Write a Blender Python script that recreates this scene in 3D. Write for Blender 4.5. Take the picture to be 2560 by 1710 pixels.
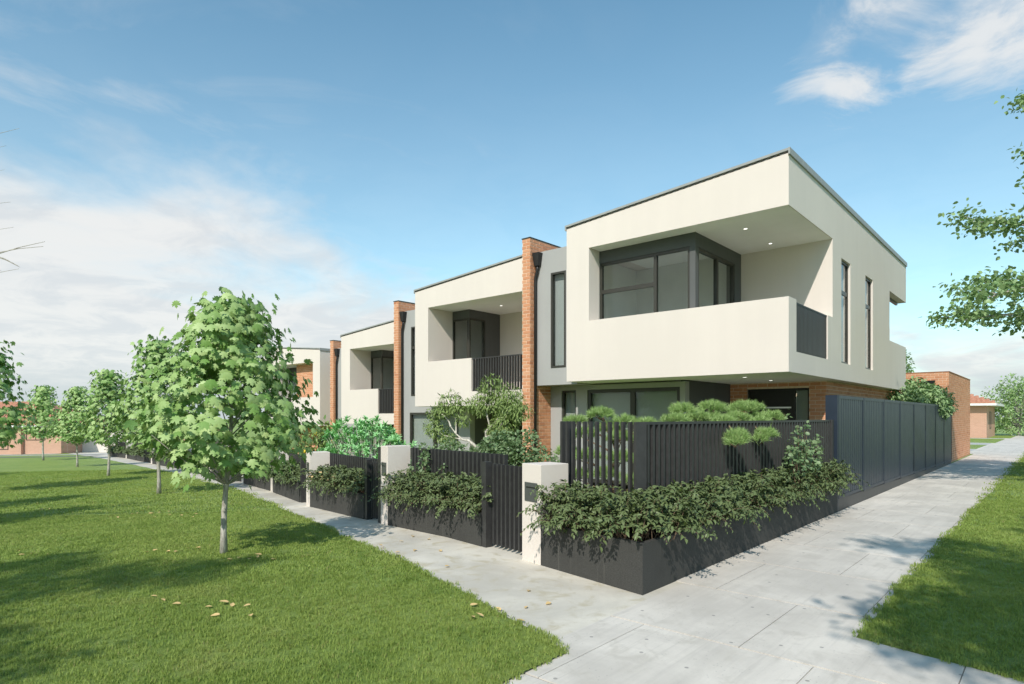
import bpy, bmesh, math, random
import numpy as np
from mathutils import Vector, Matrix, Quaternion

for o in list(bpy.data.objects): bpy.data.objects.remove(o)
SC = bpy.context.scene
COL = SC.collection
R = math.radians

# ------------------------------------------------------------------ camera
# world axes: x runs along the house fronts (to the right), y into the lots, z up; origin = outer corner of the big planter
TH = R(41.49)
CAM = Vector((2.979, -5.238, 1.70))
cam = bpy.data.cameras.new('camera'); cam_o = bpy.data.objects.new('camera', cam); COL.objects.link(cam_o)
cam_o.location = CAM; cam_o.rotation_euler = (R(90), 0, TH)
cam.sensor_fit = 'HORIZONTAL'; cam.sensor_width = 36.0; cam.lens = 36.0*1554.7/2560
cam.shift_y = 186/2560; cam.clip_start = .05; cam.clip_end = 3000
SC.camera = cam_o

# ------------------------------------------------------------------ light, sky, exposure
SUN_TO = Vector((.43, -1.085, 1.0)).normalized()      # towards the sun
sun = bpy.data.lights.new('sun', 'SUN'); sun.energy = 3.2; sun.angle = R(.6); sun.color = (1.0, .935, .855)
sun_o = bpy.data.objects.new('sun', sun); COL.objects.link(sun_o)
sun_o.rotation_euler = SUN_TO.to_track_quat('Z', 'Y').to_euler()
SC.view_settings.view_transform = 'Standard'; SC.view_settings.look = 'None'
SC.view_settings.exposure = 0.40; SC.view_settings.gamma = 1.0; SC.view_settings.use_curve_mapping = False
SC.cycles.max_bounces = 8; SC.cycles.diffuse_bounces = 4; SC.cycles.transparent_max_bounces = 12
SC.cycles.use_denoising = True

def nd(nt, t, **k):
    n = nt.nodes.new(t)
    for a, b in k.items():
        if a == 'inp':
            for s, v in b.items(): n.inputs[s].default_value = v
        else: setattr(n, a, b)
    return n
def math_(nt, op, a, b=None, c=None, clamp=False):
    n = nt.nodes.new('ShaderNodeMath'); n.operation = op; n.use_clamp = clamp
    for i, v in enumerate((a, b, c)):
        if v is None: continue
        if isinstance(v, (int, float)): n.inputs[i].default_value = v
        else: nt.links.new(v, n.inputs[i])
    return n.outputs[0]
def smooth(nt, x, a, b):
    n = nt.nodes.new('ShaderNodeMapRange'); n.interpolation_type = 'SMOOTHSTEP'; n.clamp = True
    for i, v in ((0, x), (1, a), (2, b)):
        if isinstance(v, (int, float)): n.inputs[i].default_value = v
        else: nt.links.new(v, n.inputs[i])
    n.inputs[3].default_value = 0; n.inputs[4].default_value = 1
    return n.outputs[0]
def mixc(nt, f, a, b, bt='MIX'):
    n = nt.nodes.new('ShaderNodeMix'); n.data_type = 'RGBA'; n.blend_type = bt; n.clamp_factor = True
    for i, v in ((0, f), (6, a), (7, b)):
        if isinstance(v, (int, float)): n.inputs[i].default_value = v
        elif isinstance(v, tuple): n.inputs[i].default_value = v if len(v) == 4 else (*v, 1)
        else: nt.links.new(v, n.inputs[i])
    return n.outputs[2]

world = bpy.data.worlds.new('World'); SC.world = world; world.use_nodes = True
def build_sky():
    nt = world.node_tree; nt.nodes.clear(); L = nt.links.new
    STR = .15
    sky = nd(nt, 'ShaderNodeTexSky', sky_type='NISHITA', sun_disc=False)
    sky.sun_elevation = math.asin(SUN_TO.z); sky.sun_rotation = math.atan2(SUN_TO.x, SUN_TO.y)
    sky.air_density = 1.0; sky.dust_density = .35; sky.ozone_density = 1.0; sky.altitude = 50
    tc = nd(nt, 'ShaderNodeTexCoord')
    nrm = nd(nt, 'ShaderNodeVectorMath', operation='NORMALIZE'); L(tc.outputs['Generated'], nrm.inputs[0])
    sep = nd(nt, 'ShaderNodeSeparateXYZ'); L(nrm.outputs[0], sep.inputs[0])
    z = sep.outputs[2]; zc = math_(nt, 'MAXIMUM', z, 0.0)
    dn = math_(nt, 'ADD', zc, .16)
    px = math_(nt, 'DIVIDE', sep.outputs[0], dn); py = math_(nt, 'DIVIDE', sep.outputs[1], dn)
    cmb = nd(nt, 'ShaderNodeCombineXYZ'); L(px, cmb.inputs[0]); L(py, cmb.inputs[1])
    def noise(scale, detail, rough, off, dist=.0, stretch=(1, 1, 1), rz=0):
        mp = nd(nt, 'ShaderNodeMapping'); mp.inputs[1].default_value = off; mp.inputs[3].default_value = stretch; mp.inputs[2].default_value = (0, 0, rz)
        L(cmb.outputs[0], mp.inputs[0])
        n = nd(nt, 'ShaderNodeTexNoise'); L(mp.outputs[0], n.inputs['Vector'])
        n.inputs['Scale'].default_value = scale; n.inputs['Detail'].default_value = detail; n.inputs['Roughness'].default_value = rough; n.inputs['Distortion'].default_value = dist
        return n.outputs[0]
    n1 = noise(.9, 9, .55, (3.1, 7.7, 0), .4)
    n2 = noise(1.6, 9, .6, (1.3, .4, 2), .8, (1, .45, 1), R(30))
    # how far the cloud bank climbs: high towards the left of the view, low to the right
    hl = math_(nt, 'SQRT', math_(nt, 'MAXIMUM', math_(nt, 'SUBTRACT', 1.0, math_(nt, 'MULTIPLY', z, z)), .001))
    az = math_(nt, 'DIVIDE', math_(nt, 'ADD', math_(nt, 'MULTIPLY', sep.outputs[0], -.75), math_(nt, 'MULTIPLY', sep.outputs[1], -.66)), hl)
    edge = math_(nt, 'ADD', math_(nt, 'ADD', .085, math_(nt, 'MULTIPLY', smooth(nt, az, -.45, .55), .19)), math_(nt, 'MULTIPLY', smooth(nt, az, .6, 1.0), .30))  # last term: taller bank added out of view behind the camera to raise ambient
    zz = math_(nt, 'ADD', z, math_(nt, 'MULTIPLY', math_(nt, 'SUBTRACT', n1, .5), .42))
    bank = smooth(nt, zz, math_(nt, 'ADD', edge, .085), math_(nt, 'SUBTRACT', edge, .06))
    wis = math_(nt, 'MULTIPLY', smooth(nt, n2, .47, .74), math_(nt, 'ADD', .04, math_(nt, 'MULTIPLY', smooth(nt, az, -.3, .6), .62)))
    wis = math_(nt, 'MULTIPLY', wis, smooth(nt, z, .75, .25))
    # a few separate puffs
    n3 = noise(3.4, 9, .62, (5.2, 1.9, 4), .7)
    puffs = None
    for (u, v, r) in ((2070, 115, .08), (2230, 15, .095), (2330, 100, .065), (2470, 70, .09), (2140, 190, .06), (2540, 50, .09)):
        c = Vector(((u-1280)/1554.7, 1.0, (1041-v)/1554.7)).normalized()
        dirw = Vector((c.x*math.cos(TH)-c.y*math.sin(TH), c.x*math.sin(TH)+c.y*math.cos(TH), c.z))
        dt = nd(nt, 'ShaderNodeVectorMath', operation='DISTANCE'); L(nrm.outputs[0], dt.inputs[0]); dt.inputs[1].default_value = dirw
        m = smooth(nt, math_(nt, 'ADD', dt.outputs['Value'], math_(nt, 'MULTIPLY', math_(nt, 'SUBTRACT', n3, .5), -.16)), r*1.1, r*.05)
        puffs = m if puffs is None else math_(nt, 'MAXIMUM', puffs, m)
    puffs = math_(nt, 'MULTIPLY', math_(nt, 'MULTIPLY', puffs, math_(nt, 'ADD', .3, math_(nt, 'MULTIPLY', smooth(nt, n3, .34, .58), .7))), .85)
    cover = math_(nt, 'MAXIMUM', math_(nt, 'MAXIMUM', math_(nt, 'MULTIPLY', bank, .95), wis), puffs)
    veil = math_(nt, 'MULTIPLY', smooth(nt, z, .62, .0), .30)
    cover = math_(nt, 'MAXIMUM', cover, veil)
    # cloud colour: white, blue-grey undersides close to the horizon
    lowf = smooth(nt, math_(nt, 'ADD', z, math_(nt, 'MULTIPLY', math_(nt, 'SUBTRACT', n2, .5), .10)), .085, .01)
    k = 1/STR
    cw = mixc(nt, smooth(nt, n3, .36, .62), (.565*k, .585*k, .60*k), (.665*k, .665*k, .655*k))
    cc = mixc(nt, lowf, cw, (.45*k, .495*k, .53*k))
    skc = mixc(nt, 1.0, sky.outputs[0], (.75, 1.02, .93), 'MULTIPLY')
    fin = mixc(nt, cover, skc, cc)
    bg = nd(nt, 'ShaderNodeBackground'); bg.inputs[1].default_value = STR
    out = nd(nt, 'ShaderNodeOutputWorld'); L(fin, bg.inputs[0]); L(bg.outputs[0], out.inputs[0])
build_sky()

# ------------------------------------------------------------------ materials
def new_mat(name):
    m = bpy.data.materials.new(name); m.use_nodes = True
    nt = m.node_tree; b = nt.nodes['Principled BSDF']
    return m, nt, b
def ncoord(nt, kind='Object', scale=(1, 1, 1), loc=(0, 0, 0)):
    tc = nd(nt, 'ShaderNodeTexCoord'); mp = nd(nt, 'ShaderNodeMapping'); mp.inputs[3].default_value = scale; mp.inputs[1].default_value = loc
    if kind == 'World':
        g = nd(nt, 'ShaderNodeNewGeometry'); nt.links.new(g.outputs['Position'], mp.inputs[0])
    else: nt.links.new(tc.outputs[kind], mp.inputs[0])
    return mp.outputs[0]
def nnoise(nt, vec, scale, detail=4, rough=.55, dist=0):
    n = nd(nt, 'ShaderNodeTexNoise'); nt.links.new(vec, n.inputs['Vector'])
    n.inputs['Scale'].default_value = scale; n.inputs['Detail'].default_value = detail
    n.inputs['Roughness'].default_value = rough; n.inputs['Distortion'].default_value = dist
    return n.outputs[0]
def nbump(nt, b, h, strength, dist):
    n = nd(nt, 'ShaderNodeBump'); n.inputs['Strength'].default_value = strength; n.inputs['Distance'].default_value = dist
    nt.links.new(h, n.inputs['Height']); nt.links.new(n.outputs[0], b.inputs['Normal'])
def render_mat(name, col, var=.05, grain=260, bump=.5):
    m, nt, b = new_mat(name); v = ncoord(nt, 'World')
    n = nnoise(nt, v, grain, 3, .7); big = nnoise(nt, v, .55, 5, .6)
    streak = nnoise(nt, ncoord(nt, 'World', (3.2, 3.2, .18)), 1.0, 4, .6)
    f = math_(nt, 'ADD', math_(nt, 'MULTIPLY', big, .6), math_(nt, 'MULTIPLY', streak, .4))
    f = smooth(nt, f, .38, .68)
    c = mixc(nt, f, tuple(x*(1-var) for x in col), tuple(min(1, x*(1+var*.5)) for x in col))
    nt.links.new(c, b.inputs['Base Color']); b.inputs['Roughness'].default_value = .9; b.inputs['Specular IOR Level'].default_value = .2
    nbump(nt, b, n, bump, .004)
    return m
def plain(name, col, rough=.5, spec=.5, metal=0, noise=.0, nscale=8):
    m, nt, b = new_mat(name); b.inputs['Roughness'].default_value = rough
    b.inputs['Metallic'].default_value = metal; b.inputs['Specular IOR Level'].default_value = spec
    if noise:
        n = nnoise(nt, ncoord(nt, 'World'), nscale, 5, .6)
        c = mixc(nt, smooth(nt, n, .3, .7), tuple(x*(1-noise) for x in col), tuple(min(1, x*(1+noise)) for x in col))
        nt.links.new(c, b.inputs['Base Color'])
        nt.links.new(math_(nt, 'ADD', rough-.08, math_(nt, 'MULTIPLY', n, .16)), b.inputs['Roughness'])
    else: b.inputs['Base Color'].default_value = (*col, 1)
    return m
M = {}
M['cream'] = render_mat('cream_render', (.72, .655, .595), .03)
M['grey'] = render_mat('grey_render', (.40, .40, .39), .06)
M['dark'] = render_mat('dark_grey_render', (.115, .12, .12), .08)
M['soffit'] = plain('soffit_paint', (.86, .86, .82), .8, .2, noise=.02, nscale=2)
M['sheer'] = plain('sheer_blind', (.27, .275, .255), .9, .1, noise=.05, nscale=1.5)
M['interior'] = plain('interior_paint', (.78, .78, .75), .85, .2, noise=.03, nscale=2)
M['blind'] = plain('roller_blind', (.50, .515, .505), .9, .1, noise=.02, nscale=3)
M['black'] = plain('black_powder_coat', (.018, .018, .018), .42, .4, noise=.15, nscale=30)
M['frame'] = plain('bronze_black_frame', (.04, .039, .032), .38, .5, noise=.1, nscale=30)
M['char'] = plain('charcoal_powder_coat', (.042, .042, .042), .45, .4, noise=.12, nscale=14)
M['navy'] = plain('blue_grey_steel', (.020, .030, .047), .42, .32, noise=.06, nscale=5)
M['roof'] = plain('grey_roof_steel', (.33, .34, .33), .5, .4, noise=.08, nscale=6)
M['steel'] = plain('brushed_steel', (.75, .75, .76), .28, .5, metal=1)
M['plate'] = plain('letterbox_steel', (.085, .09, .088), .35, .5, noise=.05, nscale=40)
M['white'] = plain('white_trim', (.78, .78, .76), .5, .4)
M['soil'] = plain('dark_mulch', (.05, .035, .024), .95, .1, noise=.5, nscale=30)
M['lemon'] = plain('lemon_skin', (.75, .55, .03), .45, .5, noise=.1, nscale=20)

def glass_mat():
    m = bpy.data.materials.new('window_glass'); m.use_nodes = True; nt = m.node_tree; nt.nodes.clear()
    tr = nd(nt, 'ShaderNodeBsdfTransparent'); tr.inputs[0].default_value = (.86, .88, .87, 1)
    gl = nd(nt, 'ShaderNodeBsdfGlossy'); gl.inputs['Roughness'].default_value = .015; gl.inputs[0].default_value = (.9, .93, .95, 1)
    fr = nd(nt, 'ShaderNodeFresnel'); fr.inputs[0].default_value = 1.55
    mx = nd(nt, 'ShaderNodeMixShader'); out = nd(nt, 'ShaderNodeOutputMaterial')
    geo = nd(nt, 'ShaderNodeNewGeometry'); f = math_(nt, 'MULTIPLY', fr.outputs[0], math_(nt, 'SUBTRACT', 1.0, geo.outputs['Backfacing']), clamp=True)   # reflect at the outer face only
    nt.links.new(f, mx.inputs[0]); nt.links.new(tr.outputs[0], mx.inputs[1]); nt.links.new(gl.outputs[0], mx.inputs[2]); nt.links.new(mx.outputs[0], out.inputs[0])
    return m
M['glass'] = glass_mat()

def lamp_mat():
    m, nt, b = new_mat('downlight_lens'); b.inputs['Base Color'].default_value = (.9, .9, .88, 1)
    b.inputs['Emission Color'].default_value = (1, .97, .9, 1); b.inputs['Emission Strength'].default_value = 1.3
    return m
M['lamp'] = lamp_mat()

def brick_mat(name, ramp, tint=1.0):
    m, nt, b = new_mat(name)
    oi = nd(nt, 'ShaderNodeObjectInfo'); g = nd(nt, 'ShaderNodeNewGeometry')
    r = math_(nt, 'FRACT', math_(nt, 'ADD', math_(nt, 'MULTIPLY', oi.outputs['Random'], 7.31), math_(nt, 'MULTIPLY', g.outputs['Random Per Island'], 3.7)))
    cr = nd(nt, 'ShaderNodeValToRGB'); e = cr.color_ramp.elements
    while len(e) < len(ramp): e.new(.5)
    for i, (p, c) in enumerate(ramp): e[i].position = p; e[i].color = (*[x*tint for x in c], 1)
    nt.links.new(r, cr.inputs[0])
    v = ncoord(nt, 'World'); n = nnoise(nt, v, 45, 5, .7); n2 = nnoise(nt, v, 9, 4, .6)
    c = mixc(nt, math_(nt, 'MULTIPLY', smooth(nt, n, .35, .75), .16), cr.outputs[0], (.28*tint, .12*tint, .06*tint))
    c = mixc(nt, math_(nt, 'MULTIPLY', smooth(nt, n2, .55, .8), .22), c, (.66*tint, .46*tint, .32*tint))
    nt.links.new(c, b.inputs['Base Color']); b.inputs['Roughness'].default_value = .88; b.inputs['Specular IOR Level'].default_value = .2
    nbump(nt, b, n, .5, .006)
    return m
BR = [(0, (.55, .25, .135)), (.35, (.64, .32, .18)), (.6, (.60, .27, .145)), (.8, (.67, .36, .215)), (1, (.49, .20, .105))]
M['brick'] = brick_mat('orange_brick', BR)
M['brickfar'] = brick_mat('pink_brick', [(0, (.50, .27, .18)), (.5, (.56, .32, .22)), (1, (.46, .23, .15))])
M['mortar'] = plain('pale_mortar', (.74, .57, .42), .95, .1, noise=.12, nscale=20)

def brick_tex(name, c1, c2, mort, scale=1.0):
    m, nt, b = new_mat(name); g = nd(nt, 'ShaderNodeNewGeometry'); sep = nd(nt, 'ShaderNodeSeparateXYZ'); nt.links.new(g.outputs['Position'], sep.inputs[0])
    cm = nd(nt, 'ShaderNodeCombineXYZ'); nt.links.new(math_(nt, 'ADD', sep.outputs[0], sep.outputs[1]), cm.inputs[0]); nt.links.new(sep.outputs[2], cm.inputs[1])
    t = nd(nt, 'ShaderNodeTexBrick'); nt.links.new(cm.outputs[0], t.inputs[0])
    t.inputs['Color1'].default_value = (*c1, 1); t.inputs['Color2'].default_value = (*c2, 1); t.inputs['Mortar'].default_value = (*mort, 1)
    t.inputs['Scale'].default_value = scale; t.inputs['Brick Width'].default_value = .24; t.inputs['Row Height'].default_value = .086; t.inputs['Mortar Size'].default_value = .005
    n = nnoise(nt, ncoord(nt, 'World'), 2, 5)
    c = mixc(nt, math_(nt, 'MULTIPLY', n, .25), t.outputs[0], (.35, .2, .14)); nt.links.new(c, b.inputs['Base Color']); b.inputs['Roughness'].default_value = .9
    return m
M['bricktex'] = brick_tex('distant_brick', (.50, .29, .20), (.56, .33, .23), (.62, .48, .38))
M['bricktexo'] = brick_tex('distant_orange_brick', (.50, .24, .115), (.42, .19, .085), (.56, .42, .30))

def concrete(name, col, warm, hole=False, board=False):
    m, nt, b = new_mat(name); v = ncoord(nt, 'World')
    a = nnoise(nt, v, .9, 8, .62, .4); c2 = nnoise(nt, v, 4.5, 7, .65, .6); fine = nnoise(nt, v, 60, 4, .7)
    oi = nd(nt, 'ShaderNodeObjectInfo')
    c = mixc(nt, smooth(nt, a, .34, .70), tuple(x*.78 for x in col), tuple(x*1.08 for x in col))
    c = mixc(nt, math_(nt, 'MULTIPLY', smooth(nt, c2, .48, .72), .75), c, warm)
    c = mixc(nt, math_(nt, 'MULTIPLY', smooth(nt, fine, .45, .75), .16), c, tuple(x*.6 for x in col))
    if board:
        st = nnoise(nt, ncoord(nt, 'World', (22, .7, 1)), 1.0, 5, .7, .3)
        c = mixc(nt, math_(nt, 'MULTIPLY', smooth(nt, st, .48, .74), .5), c, tuple(x*.66 for x in col))
        st2 = nnoise(nt, ncoord(nt, 'World', (5, .35, 1), (4, 2, 0)), 1.0, 4, .6, .2)
        c = mixc(nt, math_(nt, 'MULTIPLY', smooth(nt, st2, .5, .72), .25), c, tuple(min(1, x*1.2) for x in col))
        c = mixc(nt, math_(nt, 'MULTIPLY', oi.outputs['Random'], .30), c, tuple(x*.72 for x in col))
    if hole:
        vo = nd(nt, 'ShaderNodeTexVoronoi', voronoi_dimensions='2D'); nt.links.new(v, vo.inputs['Vector']); vo.inputs['Scale'].default_value = 1.9; vo.inputs['Randomness'].default_value = .75
        c = mixc(nt, math_(nt, 'MULTIPLY', smooth(nt, vo.outputs['Distance'], .032, .022), .55), c, (.12, .12, .12))
        vo2 = nd(nt, 'ShaderNodeTexVoronoi', voronoi_dimensions='2D'); nt.links.new(v, vo2.inputs['Vector']); vo2.inputs['Scale'].default_value = 14
        sel = math_(nt, 'GREATER_THAN', nnoise(nt, v, 3, 2), .56)
        c = mixc(nt, math_(nt, 'MULTIPLY', math_(nt, 'MULTIPLY', smooth(nt, vo2.outputs['Distance'], .09, .05), .35), sel), c, (.2, .2, .2))
    nt.links.new(c, b.inputs['Base Color']); b.inputs['Roughness'].default_value = .8; b.inputs['Specular IOR Level'].default_value = .3
    nbump(nt, b, math_(nt, 'ADD', fine, c2), .25, .004)
    return m
M['conc'] = concrete('pale_board_concrete', (.69, .645, .58), (.50, .465, .405), True, True)
M['aggr'] = concrete('weathered_path_concrete', (.65, .61, .53), (.45, .395, .27))
M['joint'] = plain('dark_joint', (.30, .29, .27), .95, .1, noise=.2, nscale=20)
M['drive'] = concrete('driveway_concrete', (.50, .50, .48), (.42, .40, .36))
M['asphalt'] = plain('asphalt', (.16, .165, .17), .9, .2, noise=.15, nscale=12)
def planter_mat():
    m, nt, b = new_mat('charcoal_planter_render'); v = ncoord(nt, 'World')
    f = nnoise(nt, v, 170, 3, .7); st = nnoise(nt, ncoord(nt, 'World', (14, 14, .5)), 1, 4, .6); bg = nnoise(nt, v, 2.2, 5, .6)
    c = mixc(nt, smooth(nt, f, .35, .75), (.040, .040, .037), (.092, .092, .086))
    c = mixc(nt, math_(nt, 'MULTIPLY', smooth(nt, st, .58, .75), .35), c, (.15, .145, .13))
    c = mixc(nt, math_(nt, 'MULTIPLY', smooth(nt, bg, .45, .7), .4), c, (.04, .04, .038))
    nt.links.new(c, b.inputs['Base Color']); b.inputs['Roughness'].default_value = .8; b.inputs['Specular IOR Level'].default_value = .25
    nbump(nt, b, f, .4, .004); return m
M['planter'] = planter_mat()

def leaf_mat(name, dark, lite, back=None, trans=.3, rough=.42, spec=.35):
    m = bpy.data.materials.new(name); m.use_nodes = True; nt = m.node_tree; b = nt.nodes['Principled BSDF']; out = nt.nodes['Material Output']
    g = nd(nt, 'ShaderNodeNewGeometry'); oi = nd(nt, 'ShaderNodeObjectInfo')
    r = math_(nt, 'FRACT', math_(nt, 'ADD', g.outputs['Random Per Island'], math_(nt, 'MULTIPLY', oi.outputs['Random'], 5.13)))
    c = mixc(nt, r, dark, lite)
    n = nnoise(nt, ncoord(nt, 'World'), 1.6, 4, .6)
    c = mixc(nt, math_(nt, 'MULTIPLY', smooth(nt, n, .4, .7), .35), c, tuple((x+y)/2*.72 for x, y in zip(dark, lite)))
    bk = back or tuple(min(1, x*1.1+.03) for x in lite)
    c2 = mixc(nt, g.outputs['Backfacing'], c, bk)
    nt.links.new(c2, b.inputs['Base Color']); b.inputs['Roughness'].default_value = rough; b.inputs['Specular IOR Level'].default_value = spec
    t = nd(nt, 'ShaderNodeBsdfTranslucent'); nt.links.new(mixc(nt, .5, c, (lite[0]*1.2, lite[1]*1.3, lite[2]*.6)), t.inputs[0])
    mx = nd(nt, 'ShaderNodeMixShader'); mx.inputs[0].default_value = trans
    nt.links.new(b.outputs[0], mx.inputs[1]); nt.links.new(t.outputs[0], mx.inputs[2]); nt.links.new(mx.outputs[0], out.inputs[0])
    return m
M['maple'] = leaf_mat('maple_leaf', (.15, .30, .06), (.47, .60, .26), back=(.17, .32, .10), trans=.16, rough=.5, spec=.3)
M['hedge'] = leaf_mat('hedge_leaf', (.020, .042, .012), (.095, .135, .038), trans=.14, rough=.4, spec=.3)
M['pine'] = leaf_mat('pine_needle', (.14, .27, .06), (.34, .48, .17), trans=.2)
M['ivy'] = leaf_mat('round_leaf', (.09, .17, .065), (.27, .37, .19), trans=.2)
M['euc'] = leaf_mat('willow_leaf', (.065, .125, .025), (.22, .31, .085), trans=.25)
M['bright'] = leaf_mat('bright_shrub_leaf', (.16, .40, .13), (.34, .64, .29), trans=.25)
M['citrus'] = leaf_mat('citrus_leaf', (.06, .13, .025), (.21, .30, .07), trans=.2)
M['street'] = leaf_mat('street_tree_leaf', (.10, .20, .07), (.27, .40, .17), trans=.22)
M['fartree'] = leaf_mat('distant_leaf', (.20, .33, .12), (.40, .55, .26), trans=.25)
M['dry'] = leaf_mat('dry_leaf', (.46, .30, .11), (.66, .46, .20), trans=.15, rough=.7)
def bark(name, c1, c2):
    m, nt, b = new_mat(name); n = nnoise(nt, ncoord(nt, 'World', (1, 1, .35)), 28, 5, .65, .5)
    nt.links.new(mixc(nt, smooth(nt, n, .35, .68), c1, c2), b.inputs['Base Color']); b.inputs['Roughness'].default_value = .9
    nbump(nt, b, n, .6, .01); return m
M['bark'] = bark('grey_bark', (.30, .275, .235), (.54, .51, .455))
M['bark2'] = bark('pale_bark', (.42, .39, .32), (.66, .63, .55))
M['bark3'] = bark('brown_bark', (.10, .065, .04), (.25, .17, .11))
def grass_mat(name, blade):
    m = bpy.data.materials.new(name); m.use_nodes = True; nt = m.node_tree; b = nt.nodes['Principled BSDF']; out = nt.nodes['Material Output']
    v = ncoord(nt, 'World'); big = nnoise(nt, v, .35, 4, .6); mid = nnoise(nt, v, 2.3, 5, .65)
    c = mixc(nt, smooth(nt, mid, .3, .7), (.21, .30, .055), (.295, .395, .095))
    c = mixc(nt, math_(nt, 'MULTIPLY', smooth(nt, big, .4, .68), .5), c, (.36, .43, .115))
    pt = nnoise(nt, v, .8, 6, .7, .6)
    c = mixc(nt, math_(nt, 'MULTIPLY', smooth(nt, pt, .54, .72), .45), c, (.36, .36, .12))
    pt2 = nnoise(nt, ncoord(nt, 'World', (1, 1, 1), (7, 3, 0)), 1.3, 6, .7, .4)
    c = mixc(nt, math_(nt, 'MULTIPLY', smooth(nt, pt2, .52, .70), .5), c, (.10, .205, .03))
    if blade:
        oi = nd(nt, 'ShaderNodeObjectInfo'); g = nd(nt, 'ShaderNodeNewGeometry')
        r = math_(nt, 'FRACT', math_(nt, 'ADD', oi.outputs['Random'], g.outputs['Random Per Island']))
        c = mixc(nt, math_(nt, 'MULTIPLY', r, .45), c, (.42, .51, .15))
        c = mixc(nt, math_(nt, 'MULTIPLY', math_(nt, 'GREATER_THAN', r, .965), .8), c, (.36, .32, .14))
    else:
        f = nnoise(nt, v, 95, 4, .75); f2 = nnoise(nt, v, 26, 4, .7)
        c = mixc(nt, math_(nt, 'MULTIPLY', smooth(nt, f, .4, .72), .45), c, (.10, .19, .025))
        c = mixc(nt, math_(nt, 'MULTIPLY', smooth(nt, f2, .45, .7), .25), c, (.32, .45, .12))
        nbump(nt, b, math_(nt, 'ADD', f, f2), .9, .03)
    nt.links.new(c, b.inputs['Base Color']); b.inputs['Roughness'].default_value = .55; b.inputs['Specular IOR Level'].default_value = .18
    if blade:
        t = nd(nt, 'ShaderNodeBsdfTranslucent'); nt.links.new(c, t.inputs[0]); mx = nd(nt, 'ShaderNodeMixShader'); mx.inputs[0].default_value = .35
        nt.links.new(b.outputs[0], mx.inputs[1]); nt.links.new(t.outputs[0], mx.inputs[2]); nt.links.new(mx.outputs[0], out.inputs[0])
    return m
M['lawn'] = grass_mat('lawn_turf', False); M['blade'] = grass_mat('grass_blade', True)
def tile_mat():
    m, nt, b = new_mat('terracotta_tile'); v = ncoord(nt, 'World'); n = nnoise(nt, v, 7, 3, .6)
    nt.links.new(mixc(nt, smooth(nt, n, .35, .65), (.40, .17, .10), (.56, .27, .17)), b.inputs['Base Color']); b.inputs['Roughness'].default_value = .8; return m
M['tile'] = tile_mat()

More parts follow.
